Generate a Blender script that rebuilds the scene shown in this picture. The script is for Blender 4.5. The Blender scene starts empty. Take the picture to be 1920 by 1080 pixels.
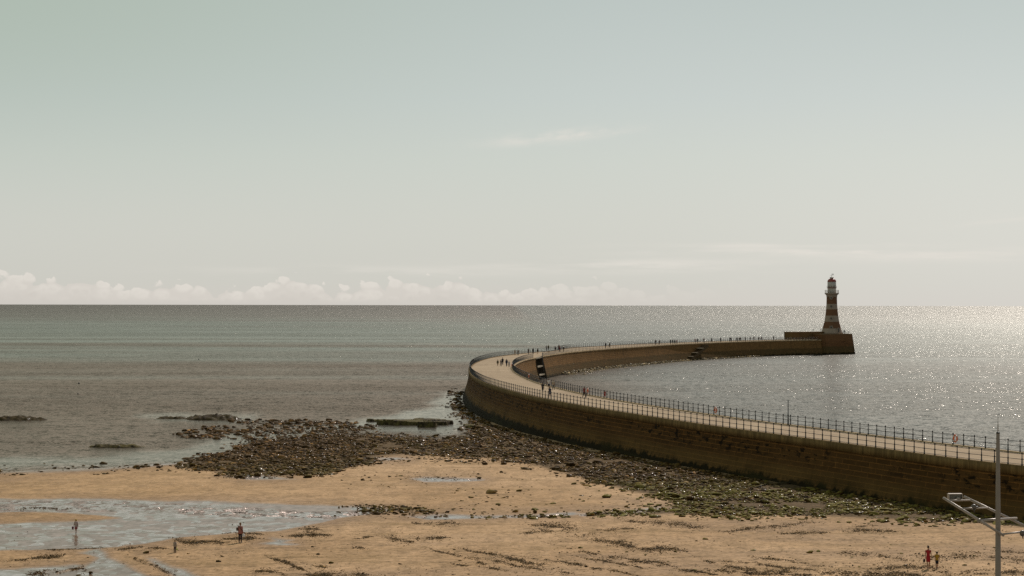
import bpy, bmesh, math, random
import numpy as np
from mathutils import Vector, Matrix

random.seed(7)
RNG = np.random.default_rng(11)
SC = bpy.context.scene
COL = SC.collection
PI = math.pi
rad = math.radians

# ------------------------------------------------------------------ camera model (used to survey the place from the photograph)
FPX = 3650.0
CAMZ = 19.6
PITCH = math.atan(31.9 / FPX)
ROLL = math.atan(3.3 / 1920.0)
_f = np.array([0, math.cos(PITCH), math.sin(PITCH)])
_r0 = np.array([1.0, 0, 0])
_u0 = np.cross(_r0, _f)
_r = _r0 * math.cos(ROLL) + _u0 * math.sin(ROLL)
_u = -_r0 * math.sin(ROLL) + _u0 * math.cos(ROLL)
CPOS = np.array([0, 0, CAMZ])

def ray(px, py):
    return _f + _r * ((px - 960) / FPX) + _u * ((540 - py) / FPX)

def at_z(px, py, z=0.0):
    d = ray(px, py)
    t = (z - CAMZ) / d[2]
    return CPOS + d * t

def at_y(px, py, Y):
    d = ray(px, py)
    return CPOS + d * (Y / d[1])

def proj(P):
    P = np.asarray(P, float) - CPOS
    w = P @ _f
    return 960 + FPX * (P @ _r) / w, 540 - FPX * (P @ _u) / w, w

cam_d = bpy.data.cameras.new('camera')
cam = bpy.data.objects.new('camera', cam_d)
COL.objects.link(cam)
M = Matrix(((_r[0], _u[0], -_f[0], 0), (_r[1], _u[1], -_f[1], 0), (_r[2], _u[2], -_f[2], CAMZ), (0, 0, 0, 1)))
cam.matrix_world = M
cam_d.sensor_width = 36
cam_d.lens = 36 * FPX / 1920
cam_d.clip_start = 1
cam_d.clip_end = 200000
SC.camera = cam

# ------------------------------------------------------------------ small helpers
def lin(c):
    return tuple(((v / 255) / 12.92 if v <= 10.3 else ((v / 255 + .055) / 1.055) ** 2.4) for v in c)

def tag(o, label=None, cat=None, group=None, kind=None):
    if label: o['label'] = label
    if cat: o['category'] = cat
    if group: o['group'] = group
    if kind: o['kind'] = kind
    return o

def empty(name, loc, rotz=0.0, parent=None):
    o = bpy.data.objects.new(name, None)
    o.empty_display_size = .5
    COL.objects.link(o)
    o.location = loc
    o.rotation_euler = (0, 0, rotz)
    if parent: o.parent = parent
    return o

def link(name, me, parent=None, loc=None):
    o = bpy.data.objects.new(name, me)
    COL.objects.link(o)
    if parent: o.parent = parent
    if loc is not None: o.location = loc
    return o

def mesh_np(name, V, F, mats=(), smooth=False, matidx=None):
    """V (n,3), F (m,k) all faces with k corners"""
    V = np.asarray(V, np.float32); F = np.asarray(F, np.int32)
    me = bpy.data.meshes.new(name)
    n, (m, k) = len(V), F.shape
    me.vertices.add(n); me.vertices.foreach_set('co', V.ravel())
    me.loops.add(m * k); me.loops.foreach_set('vertex_index', F.ravel())
    me.polygons.add(m)
    me.polygons.foreach_set('loop_start', np.arange(0, m * k, k, dtype=np.int32))
    me.polygons.foreach_set('loop_total', np.full(m, k, np.int32))
    if smooth: me.polygons.foreach_set('use_smooth', np.ones(m, bool))
    for mt in mats: me.materials.append(mt)
    if matidx is not None: me.polygons.foreach_set('material_index', np.asarray(matidx, np.int32))
    me.update(calc_edges=True)
    me.validate()
    return me

def set_uv(me, uv_per_vertex):
    uv = me.uv_layers.new(name='UVMap')
    li = np.empty(len(me.loops), np.int32); me.loops.foreach_get('vertex_index', li)
    uv.data.foreach_set('uv', np.asarray(uv_per_vertex, np.float32)[li].ravel())

def set_col(me, name, arr4):
    a = me.attributes.new(name, 'FLOAT_COLOR', 'POINT')
    a.data.foreach_set('color', np.asarray(arr4, np.float32).ravel())

class MB:
    """collects shapes into one mesh"""
    def __init__(s): s.v = []; s.f = []; s.m = []; s.sm = []
    def add(s, vs, fs, mi=0, sm=False):
        o = len(s.v); s.v += [tuple(p) for p in vs]
        s.f += [tuple(i + o for i in f) for f in fs]; s.m += [mi] * len(fs); s.sm += [sm] * len(fs)
    def box(s, c, size, mi=0, R=None):
        x, y, z = (q / 2 for q in size)
        P = [Vector((a * x, b * y, d * z)) for a in (-1, 1) for b in (-1, 1) for d in (-1, 1)]
        if R is not None: P = [R @ p for p in P]
        P = [p + Vector(c) for p in P]
        s.add(P, [(0, 1, 3, 2), (4, 6, 7, 5), (0, 4, 5, 1), (2, 3, 7, 6), (0, 2, 6, 4), (1, 5, 7, 3)], mi)
    def hexa(s, b4, t4, mi=0):
        s.add(list(b4) + list(t4), [(3, 2, 1, 0), (4, 5, 6, 7), (0, 1, 5, 4), (1, 2, 6, 5), (2, 3, 7, 6), (3, 0, 4, 7)], mi)
    def loft(s, rings, mi=0, sm=True, caps=True):
        n = len(rings[0]); vs = [p for r in rings for p in r]; fs = []
        for a in range(len(rings) - 1):
            for b in range(n):
                c = (b + 1) % n
                fs.append((a * n + b, a * n + c, (a + 1) * n + c, (a + 1) * n + b))
        if caps:
            fs.append(tuple(range(n - 1, -1, -1))); fs.append(tuple(range((len(rings) - 1) * n, len(rings) * n)))
        s.add(vs, fs, mi, sm)
    def tube(s, pts, rs, n=8, mi=0, sm=True, sx=1.0, caps=True):
        pts = [Vector(p) for p in pts]; rings = []
        if not hasattr(rs, '__len__'): rs = [rs] * len(pts)
        for i, p in enumerate(pts):
            t = (pts[min(i + 1, len(pts) - 1)] - pts[max(i - 1, 0)])
            t = t.normalized() if t.length > 1e-9 else Vector((0, 0, 1))
            a = Vector((1, 0, 0)) if abs(t.x) < .9 else Vector((0, 1, 0))
            y = t.cross(a).normalized(); x = y.cross(t).normalized()
            rings.append([p + (x * math.cos(2 * PI * k / n) * sx + y * math.sin(2 * PI * k / n)) * rs[i] for k in range(n)])
        s.loft(rings, mi, sm, caps)
    def lathe(s, prof, n=24, mi=0, c=(0, 0, 0), sm=True, segmat=None):
        """prof: list of (r,z)"""
        vs = []; fs = []; ms = []
        for r, z in prof:
            vs += [(c[0] + r * math.cos(2 * PI * k / n), c[1] + r * math.sin(2 * PI * k / n), c[2] + z) for k in range(n)]
        for a in range(len(prof) - 1):
            for b in range(n):
                d = (b + 1) % n
                fs.append((a * n + b, a * n + d, (a + 1) * n + d, (a + 1) * n + b)); ms.append(segmat[a] if segmat else mi)
        fs.append(tuple(range(n - 1, -1, -1))); ms.append(ms[0])
        fs.append(tuple(range((len(prof) - 1) * n, len(prof) * n))); ms.append(ms[-2])
        o = len(s.v); s.v += vs; s.f += [tuple(i + o for i in f) for f in fs]; s.m += ms; s.sm += [sm] * len(fs)
    def ball(s, c, r, n=8, mi=0):
        r = r if hasattr(r, '__len__') else (r, r, r)
        k = max(4, n // 2 + 1)
        rings = []
        for i in range(k):
            th = -PI / 2 + PI * (i + .02) / (k - .96)
            th = max(-PI / 2 + .05, min(PI / 2 - .05, th))
            rings.append([(c[0] + r[0] * math.cos(th) * math.cos(2 * PI * j / n), c[1] + r[1] * math.cos(th) * math.sin(2 * PI * j / n), c[2] + r[2] * math.sin(th)) for j in range(n)])
        s.loft(rings, mi)
    def mesh(s, name, mats):
        me = bpy.data.meshes.new(name)
        me.from_pydata(s.v, [], s.f)
        for m in (mats if isinstance(mats, (list, tuple)) else [mats]): me.materials.append(m)
        me.polygons.foreach_set('material_index', s.m)
        me.polygons.foreach_set('use_smooth', s.sm)
        me.update(); return me
    def build(s, name, mats, parent=None, loc=None):
        return link(name, s.mesh(name, mats), parent, loc)

# ------------------------------------------------------------------ numpy noise
def _hash(ix, iy, seed):
    h = (ix.astype(np.int64) * 374761393 + iy.astype(np.int64) * 668265263 + seed * 974711) & 0xffffffff
    h = ((h ^ (h >> 13)) * 1274126177) & 0xffffffff
    return ((h ^ (h >> 16)) & 0xffffff) / float(0xffffff)

def vnoise(x, y, seed=0):
    x = np.asarray(x, float); y = np.asarray(y, float)
    ix = np.floor(x); iy = np.floor(y); fx = x - ix; fy = y - iy
    fx = fx * fx * (3 - 2 * fx); fy = fy * fy * (3 - 2 * fy)
    a = _hash(ix, iy, seed); b = _hash(ix + 1, iy, seed); c = _hash(ix, iy + 1, seed); d = _hash(ix + 1, iy + 1, seed)
    return (a * (1 - fx) + b * fx) * (1 - fy) + (c * (1 - fx) + d * fx) * fy

def fbm(x, y, octs=4, seed=0):
    s = 0; a = .5; t = 0
    for o in range(octs):
        s = s + a * vnoise(x * 2 ** o + o * 17.3, y * 2 ** o + o * 9.1, seed + o); t += a; a *= .5
    return s / t

def sstep(a, b, x):
    t = np.clip((x - a) / (b - a), 0, 1); return t * t * (3 - 2 * t)

def sdf(px, py, poly, ys=2.2):
    """signed distance in survey units (negative inside)"""
    P = np.array(poly, float); P = P * [1, ys]
    x = np.asarray(px, float); y = np.asarray(py, float) * ys
    d = np.full(x.shape, 1e18); inside = np.zeros(x.shape, bool)
    n = len(P)
    for i in range(n):
        a = P[i]; b = P[(i + 1) % n]
        e = b - a; wx = x - a[0]; wy = y - a[1]
        t = np.clip((wx * e[0] + wy * e[1]) / max(e @ e, 1e-9), 0, 1)
        d = np.minimum(d, (wx - e[0] * t) ** 2 + (wy - e[1] * t) ** 2)
        if e[1] != 0:
            c = ((a[1] <= y) != (b[1] <= y)) & (x < a[0] + (y - a[1]) / e[1] * e[0])
            inside ^= c
    d = np.sqrt(d)
    return np.where(inside, -d, d)

# ------------------------------------------------------------------ node helper
class G:
    def __init__(s, nt): s.nt = nt; s.N = nt.nodes; s.L = nt.links
    def put(s, sock, v):
        if v is None: return
        if hasattr(v, 'is_output'): s.L.new(v, sock)
        else:
            if hasattr(sock.default_value, '__len__') and hasattr(v, '__len__') and len(v) == 3 and len(sock.default_value) == 4: v = (*v, 1)
            sock.default_value = v
    def node(s, t, props=None, **ins):
        n = s.N.new(t)
        for k, v in (props or {}).items(): setattr(n, k, v)
        for k, v in ins.items(): s.put(n.inputs[k.replace('_', ' ')], v)
        return n
    def m(s, op, a, b=None, c=None, clamp=False):
        n = s.N.new('ShaderNodeMath'); n.operation = op; n.use_clamp = clamp
        for i, v in enumerate((a, b, c)): s.put(n.inputs[i], v)
        return n.outputs[0]
    def vm(s, op, a, b=None, scale=None):
        n = s.N.new('ShaderNodeVectorMath'); n.operation = op
        s.put(n.inputs[0], a); s.put(n.inputs[1], b)
        if scale is not None: s.put(n.inputs['Scale'], scale)
        return n.outputs[0]
    def mix(s, f, a, b, mode='MIX'):
        n = s.N.new('ShaderNodeMix'); n.data_type = 'RGBA'; n.blend_type = mode
        s.put(n.inputs[0], f); s.put(n.inputs[6], a); s.put(n.inputs[7], b)
        return n.outputs[2]
    def ss(s, a, b, x):
        n = s.N.new('ShaderNodeMapRange'); n.interpolation_type = 'SMOOTHSTEP'
        s.put(n.inputs[0], x); s.put(n.inputs[1], a); s.put(n.inputs[2], b)
        return n.outputs[0]
    def mr(s, x, a, b, c, d):
        n = s.N.new('ShaderNodeMapRange')
        for i, v in enumerate((x, a, b, c, d)): s.put(n.inputs[i], v)
        return n.outputs[0]
    def noise(s, vec, scale=1.0, detail=2.0, rough=.5, dim='3D', lac=2.0, dist=0.0):
        n = s.node('ShaderNodeTexNoise', {'noise_dimensions': dim}, Vector=vec, Scale=scale, Detail=detail, Roughness=rough, Lacunarity=lac, Distortion=dist)
        return n
    def map(s, vec, scale=(1, 1, 1), loc=(0, 0, 0), rot=(0, 0, 0)):
        return s.node('ShaderNodeMapping', None, Vector=vec, Scale=scale, Location=loc, Rotation=rot).outputs[0]
    def ramp(s, x, stops, interp='LINEAR'):
        n = s.N.new('ShaderNodeValToRGB'); n.color_ramp.interpolation = interp
        e = n.color_ramp.elements
        while len(e) < len(stops): e.new(1)
        for q, (p, c) in zip(e, stops): q.position = p; q.color = (*c, 1) if len(c) == 3 else c
        s.put(n.inputs[0], x); return n.outputs[0]
    def xyz(s, v):
        n = s.N.new('ShaderNodeSeparateXYZ'); s.put(n.inputs[0], v); return n.outputs
    def comb(s, x, y, z):
        n = s.N.new('ShaderNodeCombineXYZ')
        for i, v in enumerate((x, y, z)): s.put(n.inputs[i], v)
        return n.outputs[0]

def new_mat(name):
    m = bpy.data.materials.new(name); m.use_nodes = True
    g = G(m.node_tree); b = m.node_tree.nodes['Principled BSDF']
    return m, g, b

def pos(g): return g.N.new('ShaderNodeNewGeometry').outputs['Position']

def slope_normal(g, sx, sy):
    """shading normal of a surface with slopes sx, sy (world up)"""
    return g.vm('NORMALIZE', g.comb(g.m('MULTIPLY', sx, -1), g.m('MULTIPLY', sy, -1), 1.0))

def paint(name, col, rough=.6, var=.25, scale=6.0, metal=0.0, spec=.5, obj_space=True):
    m, g, b = new_mat(name)
    co = g.N.new('ShaderNodeTexCoord').outputs['Object'] if obj_space else pos(g)
    n = g.noise(co, scale, 4, .6).outputs['Fac']
    c = g.mix(n, tuple(v * (1 - var) for v in col), tuple(min(1, v * (1 + var)) for v in col))
    g.put(b.inputs['Base Color'], c); b.inputs['Roughness'].default_value = rough
    b.inputs['Metallic'].default_value = metal; b.inputs['Specular IOR Level'].default_value = spec
    return m

# ================================================================== LIGHT AND SKY
SUN_AZ, SUN_EL = rad(22.5), rad(41)
sun_d = bpy.data.lights.new('sun', 'SUN'); sun_d.energy = 3.6; sun_d.angle = rad(.53); sun_d.color = (1, .925, .85)
sun = bpy.data.objects.new('sun', sun_d); COL.objects.link(sun)
sdir = Vector((math.sin(SUN_AZ) * math.cos(SUN_EL), math.cos(SUN_AZ) * math.cos(SUN_EL), math.sin(SUN_EL)))
sun.rotation_euler = sdir.to_track_quat('Z', 'Y').to_euler()
sun.location = (60, 60, 120)

def build_world():
    w = bpy.data.worlds.new('World'); SC.world = w; w.use_nodes = True
    g = G(w.node_tree); bg = w.node_tree.nodes['Background']
    d = g.N.new('ShaderNodeTexCoord').outputs['Generated']
    sky = g.node('ShaderNodeTexSky', {'sky_type': 'NISHITA', 'sun_disc': False, 'sun_elevation': SUN_EL, 'sun_rotation': SUN_AZ, 'altitude': 20.0, 'air_density': 1.0, 'dust_density': 2.0, 'ozone_density': 1.0})
    g.put(sky.inputs['Vector'], d) if sky.inputs else None
    x, y, z = g.xyz(d)
    az = g.m('ARCTAN2', x, y)
    U = g.m('MULTIPLY', az, 36.5); V = g.m('MULTIPLY', g.m('ARCSINE', z), 36.5)
    L = lambda *c: lin(c)
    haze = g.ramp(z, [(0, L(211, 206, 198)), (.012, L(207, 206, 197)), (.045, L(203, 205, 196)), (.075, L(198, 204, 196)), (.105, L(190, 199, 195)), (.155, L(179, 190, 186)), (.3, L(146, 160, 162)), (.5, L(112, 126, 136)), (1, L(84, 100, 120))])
    # slightly darker and greener away from the sun, paler near its side
    side = g.ss(.1, -.3, x)
    k = g.m('MULTIPLY', side, g.ss(.03, .16, z))
    haze = g.mix(g.m('MULTIPLY', k, .75), haze, L(164, 180, 163))
    haze = g.mix(g.m('MULTIPLY', g.m('MULTIPLY', g.ss(.0, .3, x), g.ss(.16, .0, z)), .45), haze, L(219, 217, 210))
    nis = g.vm('SCALE', g.mix(.8, sky.outputs[0], g.node('ShaderNodeRGBToBW', None, Color=sky.outputs[0]).outputs[0]), scale=.1)
    base = g.mix(.12, haze, nis)
    # ---- cumulus bank low on the horizon
    n1 = g.noise(g.comb(g.m('MULTIPLY', U, .55), 3.7, 0), 1.0, 3, .55, '2D').outputs['Fac']
    n2 = g.noise(g.comb(g.m('MULTIPLY', U, 3.4), g.m('MULTIPLY', V, 4.2), 0), 1.0, 5, .55, '2D').outputs['Fac']
    vor = g.node('ShaderNodeTexVoronoi', {'voronoi_dimensions': '2D', 'feature': 'SMOOTH_F1'}, Vector=g.comb(g.m('ADD', g.m('MULTIPLY', U, 3.2), g.m('MULTIPLY', n2, 1.2)), g.m('MULTIPLY', V, 4.4), 0), Scale=1.0, Smoothness=.25).outputs['Distance']
    F = g.ss(5.2, -1.5, U)
    Fl = g.ss(-6.5, -9.6, U)
    H = g.m('ADD', g.m('ADD', .23, g.m('MULTIPLY', g.m('SUBTRACT', n1, .38), .8)), g.m('MULTIPLY', Fl, .22))
    H = g.m('ADD', H, g.m('MULTIPLY', g.m('SUBTRACT', .5, vor), .34))
    H = g.m('ADD', H, g.m('MULTIPLY', g.m('SUBTRACT', n2, .5), .3))
    gap = g.m('SUBTRACT', H, V)
    cm = g.m('MULTIPLY', g.ss(-.01, .035, gap), g.ss(.0, .12, V))
    cm = g.m('MULTIPLY', cm, g.m('MULTIPLY', F, .85))
    lit = g.ss(.5, .02, gap)
    lit = g.m('MULTIPLY', lit, g.m('ADD', .3, g.m('MULTIPLY', .7, g.ss(.6, .2, vor))))
    cc = g.mix(lit, L(208, 202, 194), L(226, 220, 211))
    base = g.mix(g.m('MULTIPLY', cm, .95), base, cc)
    # ---- thin high streaks
    def streak(u0, v0, su, sv, tilt, amt, seed, fx=.5, fy=5.0):
        nonlocal base
        du = g.m('SUBTRACT', U, u0); dv = g.m('SUBTRACT', g.m('SUBTRACT', V, v0), g.m('MULTIPLY', du, tilt))
        r = g.m('ADD', g.m('POWER', g.m('ABSOLUTE', g.m('DIVIDE', du, su)), 2), g.m('POWER', g.m('ABSOLUTE', g.m('DIVIDE', dv, sv)), 2))
        e = g.m('EXPONENT', g.m('MULTIPLY', r, -1))
        n = g.noise(g.comb(g.m('MULTIPLY', du, fx), g.m('MULTIPLY', dv, fy), seed), 1.0, 5, .55, '3D').outputs['Fac']
        a = g.m('MULTIPLY', e, g.ss(.36, .66, n))
        base = g.mix(g.m('MULTIPLY', a, amt), base, L(227, 222, 213))
    streak(.9, 3.17, 1.1, .10, .085, .9, 3, .9, 3)
    streak(.2, 3.06, .8, .10, .0, .3, 8, .9, 3)
    streak(6.2, .99, 3.0, .075, -.004, 1.0, 5)
    streak(8.3, .92, 2.4, .10, .01, .75, 15)
    streak(5.0, 1.12, 2.2, .05, .004, .7, 45)
    streak(2.1, .74, 2.4, .12, .004, .8, 21)
    streak(9.3, 1.6, 1.0, .06, .10, .5, 27)
    streak(-2.5, .62, 3.0, .10, .0, .4, 33)
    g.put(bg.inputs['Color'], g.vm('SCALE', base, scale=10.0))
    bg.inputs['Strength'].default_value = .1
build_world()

# ================================================================== SURVEY: beach plane and pier curves
K = .0125
def beach0(x, y): return K * (.943 * (x + 61) - .332 * (y - 231))
def at_beach(px, py, dz=0.0):
    d = ray(px, py)
    # z = K*(.943(x+61)-.332(y-231)) + dz
    A = K * .943; B = -K * .332; C0 = K * (.943 * 61 + .332 * 231) + dz
    t = (A * CPOS[0] + B * CPOS[1] + C0 - CPOS[2]) / (d[2] - A * d[0] - B * d[1])
    return CPOS + d * t

ZD = 6.0
def curve(pts, extra=()):
    P = np.array([at_z(x, y, ZD)[:2] for x, y in pts] + [e for e in extra])
    out = []
    for i in range(len(P) - 1):          # centripetal-ish Catmull-Rom
        p0 = P[max(i - 1, 0)]; p1 = P[i]; p2 = P[i + 1]; p3 = P[min(i + 2, len(P) - 1)]
        n = max(2, int(np.linalg.norm(p2 - p1) / 1.0))
        for t in np.arange(n) / n:
            out.append(p1 + (p2 - p1) * t if np.linalg.norm(p2 - p1) > 60 else
                       .5 * ((2 * p1) + (-p0 + p2) * t + (2 * p0 - 5 * p1 + 4 * p2 - p3) * t * t + (-p0 + 3 * p1 - 3 * p2 + p3) * t ** 3))
    out.append(P[-1]); out = np.array(out)
    return resample(smooth(resample(out, 1.0), 12), 1.0)

def smooth(C, k):
    pad = np.concatenate([C[0] + (C[0] - C[1]) * np.arange(k, 0, -1)[:, None], C, C[-1] + (C[-1] - C[-2]) * np.arange(1, k + 1)[:, None]])
    w = np.hanning(2 * k + 1); w /= w.sum()
    return np.stack([np.convolve(pad[:, i], w, 'valid') for i in range(2)], 1)

def resample(C, step):
    s = np.concatenate([[0], np.cumsum(np.linalg.norm(np.diff(C, axis=0), axis=1))])
    n = max(2, int(round(s[-1] / step)) + 1)
    q = np.linspace(0, s[-1], n)
    return np.stack([np.interp(q, s, C[:, i]) for i in range(2)], 1)

def arclen(C): return np.concatenate([[0], np.cumsum(np.linalg.norm(np.diff(C, axis=0), axis=1))])
def tang(C):
    t = np.gradient(C, axis=0); return t / np.linalg.norm(t, axis=1)[:, None]
def leftn(C): t = tang(C); return np.stack([-t[:, 1], t[:, 0]], 1)

IN_PX = [(1903, 845.8), (1764.8, 830.2), (1657.6, 817.6), (1540, 802.7), (1421, 788.3), (1353.4, 779.2), (1254, 764.8), (1164.8, 751), (1116.8, 742.2), (1082.4, 735.3), (1045, 726.4), (1012.3, 718.1), (994.7, 711.3), (979, 704.3), (969.3, 698.6), (963.4, 692.7), (962.5, 688.2), (965.4, 683.6), (972.2, 679.1), (986.9, 673.7), (1002.5, 670.6), (1020, 667), (1037.7, 664.2), (1057, 661.4), (1080, 658.8), (1140, 653.6), (1250, 646.2), (1360, 641.3), (1460, 638.1)]
e0 = at_z(1460, 638.1, ZD)[:2]
INNER = curve(IN_PX, [np.array([122.7, 777.0]), np.array([133.0, 787.0])])
# near end: carry both edges on to the shore
def extend_start(C, L, d=None):
    d = (C[0] - C[12]) if d is None else d
    d = d / np.linalg.norm(d)
    return resample(np.concatenate([C[0] + d * np.arange(L, 0, -1)[:, None], C]), 1.0)
OUT_PX = [(1920, 873.8), (1801, 860.8), (1670.7, 843.2), (1540, 825.4), (1421, 809.6), (1290.7, 791.6), (1180, 774.6), (1124, 766), (1080, 758.4), (1036, 750.2), (992, 741.2), (948, 730), (920, 721.5), (904, 715.4), (889, 707), (880.8, 699), (878.7, 691), (882.5, 684.5), (889.5, 679.8), (904, 674.2), (926, 668.9), (953.7, 665.2), (973, 663.1), (1010.3, 659.7), (1040, 656.9)]
Oraw = np.array([at_z(x, y, ZD)[:2] for x, y in OUT_PX])
Ln = leftn(INNER)
ii = [i for i in range(len(INNER)) if INNER[i, 1] > 618]
tailO = [INNER[i] + Ln[i] * (15.5 - 4.5 * min(1, k * 30 / 120)) for k, i in enumerate(ii[::30])] + [INNER[-1] + Ln[-1] * 11]
OUTER = curve(OUT_PX, tailO)
dn = (OUTER[0] - OUTER[10]); 
INNER = extend_start(INNER, 50, dn); OUTER = extend_start(OUTER, 45, dn)
sI, sO = arclen(INNER), arclen(OUTER)
nI, nO = -leftn(INNER), leftn(OUTER)      # outward normals

# ================================================================== TERRAIN
STREAM = [[(-30, 934), (0, 934), (240, 935), (350, 938), (480, 943), (620, 946), (660, 948), (705, 952), (735, 957), (690, 965), (640, 971), (605, 979), (565, 987), (520, 994), (440, 999), (370, 1003), (320, 1010), (280, 1016), (190, 1028), (100, 1029), (-30, 1031)],
          [(150, 1036), (185, 1027), (196, 1034), (205, 1044), (225, 1053), (250, 1064), (285, 1082), (60, 1082), (100, 1074), (130, 1066), (150, 1062), (172, 1052), (180, 1045), (165, 1038)],
          [(-20, 1068), (66, 1063), (110, 1061), (141, 1056), (160, 1060), (120, 1070), (90, 1082), (-20, 1084)],
          [(272, 1042), (290, 1046), (316, 1058), (345, 1066), (372, 1082), (330, 1082), (300, 1068), (280, 1054)],
          [(506, 1007), (552, 1012), (532, 1015.5), (562, 1021), (520, 1022.5), (486, 1018), (516, 1014)],
          [(772, 897.5), (800, 894.2), (860, 895), (900, 896.5), (908, 900), (870, 903), (800, 903.5)],
          [(760, 968), (830, 963), (900, 966), (990, 965), (1080, 960), (1085, 964), (1000, 970), (900, 972), (800, 974)],
          [(1085, 963), (1180, 957), (1235, 951), (1240, 956), (1180, 962), (1090, 967)],
          [(700, 858), (745, 857), (770, 861), (720, 864)], [(420, 893), (470, 890), (520, 893), (560, 899), (470, 899)]]
ISLE = [(-30, 961), (120, 961), (175, 964), (222, 970), (185, 974.5), (80, 978), (-30, 981)]
GLINT = [(-20, 938), (240, 938), (400, 946), (480, 951), (560, 959), (640, 957), (720, 955), (760, 963), (740, 970), (620, 971), (520, 970), (380, 965), (200, 959), (-20, 958)]
CALMPOOL = [(440, 944), (540, 944.5), (640, 947), (628, 957), (570, 960), (500, 953)]

ROCK_ZONES = {  # polygon in survey pixels, boulders per m2, size median, size max
    'field': ([(330, 880), (345, 862), (372, 849), (420, 846), (443, 833), (470, 816), (470, 804), (560, 798), (640, 801), (700, 808), (760, 813), (830, 813), (905, 812), (910, 832), (935, 862), (860, 859), (760, 856), (710, 861), (670, 876), (600, 892), (520, 897), (440, 894), (380, 887)], 13, .135, .62),
    'drift': ([(-20, 872), (100, 868), (200, 871), (300, 868), (335, 868), (335, 882), (200, 887), (100, 889), (-20, 892)], .9, .17, .45),
    'shallows': ([(335, 812), (420, 803), (480, 800), (482, 818), (440, 824), (350, 822)], 3.0, .26, .6),
    'spit': ([(430, 792), (560, 788), (700, 796), (700, 806), (600, 799), (480, 803)], 2.4, .25, .6),
    'foot': ([(858, 764), (885, 776), (905, 790), (960, 806), (1040, 830), (1160, 852), (1300, 874), (1420, 894), (1540, 907), (1700, 924), (1850, 941), (1935, 950), (1935, 986), (1760, 981), (1560, 974), (1400, 971), (1300, 969), (1180, 967), (1110, 968), (1100, 962), (1180, 958), (1250, 951), (1258, 942), (1180, 925), (1100, 902), (1040, 886), (965, 866), (905, 858), (892, 830)], 15, .125, .5),
    'brook': ([(630, 953), (660, 946), (720, 946), (800, 946), (822, 954), (900, 963), (1080, 962), (1090, 972), (850, 972), (760, 969), (700, 962), (640, 960)], 10, .12, .36),
    'scatter': ([(560, 896), (640, 878), (720, 864), (900, 868), (1040, 896), (1110, 905), (1250, 945), (1100, 958), (900, 962), (760, 925), (640, 908)], .3, .11, .36),
    'nose': ([(846, 732), (868, 738), (880, 775), (905, 806), (905, 815), (880, 812), (862, 780), (850, 772), (842, 752)], 2.6, .22, .7),
    'pebbles': ([(-20, 1040), (180, 1040), (260, 1034), (470, 1005), (700, 990), (1000, 985), (1900, 1000), (1935, 1085), (-20, 1085)], .05, .11, .2),
}
# the pier's harbour side drops to the sea bed
def harbour_side(x, y):
    """True where a point lies on the harbour side of the middle of the pier"""
    poly = np.concatenate([(INNER[::6] + nI[::6] * -4.0), [[400, 900], [400, 60]]])
    return sdf(x, y, [tuple(p) for p in poly], 1.0) < 0

def axis(segs):
    out = []
    for a, b, st in segs: out += list(np.arange(a, b, st))
    return np.array(out + [segs[-1][1]])

SEAIN = [(-200, 884), (0, 882), (200, 876), (325, 868), (350, 862), (395, 856), (440, 842), (480, 828), (560, 820), (640, 816), (700, 820), (830, 824), (900, 818), (880, 775), (868, 740), (860, 690), (0, 690), (-200, 700)]
def terrain_z(x, y, masks=False):
    px, py, w = proj(np.stack([x, y, beach0(x, y)], -1))
    wob = (fbm(x / 5, y / 9, 4, 3) - .5) * 13
    wet = np.zeros(x.shape)
    sm_ = np.full(x.shape, 1e9)
    for i, p in enumerate(STREAM):
        s = sdf(px, py, p) + wob * (1 if i in (0, 1, 3) else .45); sm_ = np.minimum(sm_, s)
    s = np.maximum(sm_, -(sdf(px, py, ISLE) + wob * .8))
    wet = sstep(4, -7, s)
    rock = np.zeros(x.shape)
    for k in ('field', 'foot', 'nose', 'brook', 'drift'):
        rr = sstep(-1, -17, sdf(px, py, ROCK_ZONES[k][0]) + wob)
        rock = np.maximum(rock, rr * {'brook': .35, 'drift': .15}.get(k, 1))
    z = beach0(x, y)
    z = z + (fbm(x / 9, y / 14, 4, 5) - .5) * .16 * sstep(-.3, .3, z) + (fbm(x / 1.1, y / 1.1, 3, 9) - .5) * .035
    z = z + rock * (fbm(x / 1.4, y / 1.4, 3, 19) - .45) * .22
    bars = .3 * fbm(x / 3.2 + y / 9, y / 5.5, 3, 31) + .7 * fbm(x / 1.0 + y / 4, y / 1.7, 3, 33)
    carve = wet * (.080 + .34 * (.47 - bars) + .16 * (fbm(x / .9 + y / 5, y / 2.2, 3, 37) - .5))
    pool = sstep(2, -5, sdf(px, py, CALMPOOL)); carve = carve + pool * .05
    zw = beach0(x, y) - .078
    # inside the wetted zone the ground follows the base slope, so that the film of water shows the bars
    zz = beach0(x, y) + (z - beach0(x, y)) * (1 - .9 * wet) - carve
    glint = sstep(3, -5, sdf(px, py, GLINT) + wob * .5)
    low = sstep(.52, .70, fbm(x / 16 + y / 60, y / 9, 4, 77)) * .55 * (y < 190)
    damp = np.clip(low + sstep(38, 0, s) * .75 + sstep(.30, .02, z) + sstep(34, 4, sdf(px, py, SEAIN) + wob), 0, 1)
    sea = sstep(5, -12, sdf(px, py, SEAIN) + wob * .9)
    wet = np.maximum(wet, .85 * sstep(17, 2, sdf(px, py, SEAIN) + wob) * (1 - rock))
    zz = zz * (1 - sea) + np.minimum(zz, -.22 + .2 * (fbm(x / 2, y / 3, 3, 91) - .5)) * sea
    zz = np.maximum(zz, -3)
    zz = np.where(harbour_side(x, y), -4.0, zz)
    return (zz, zw, wet, rock, glint, damp, s) if masks else zz

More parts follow.
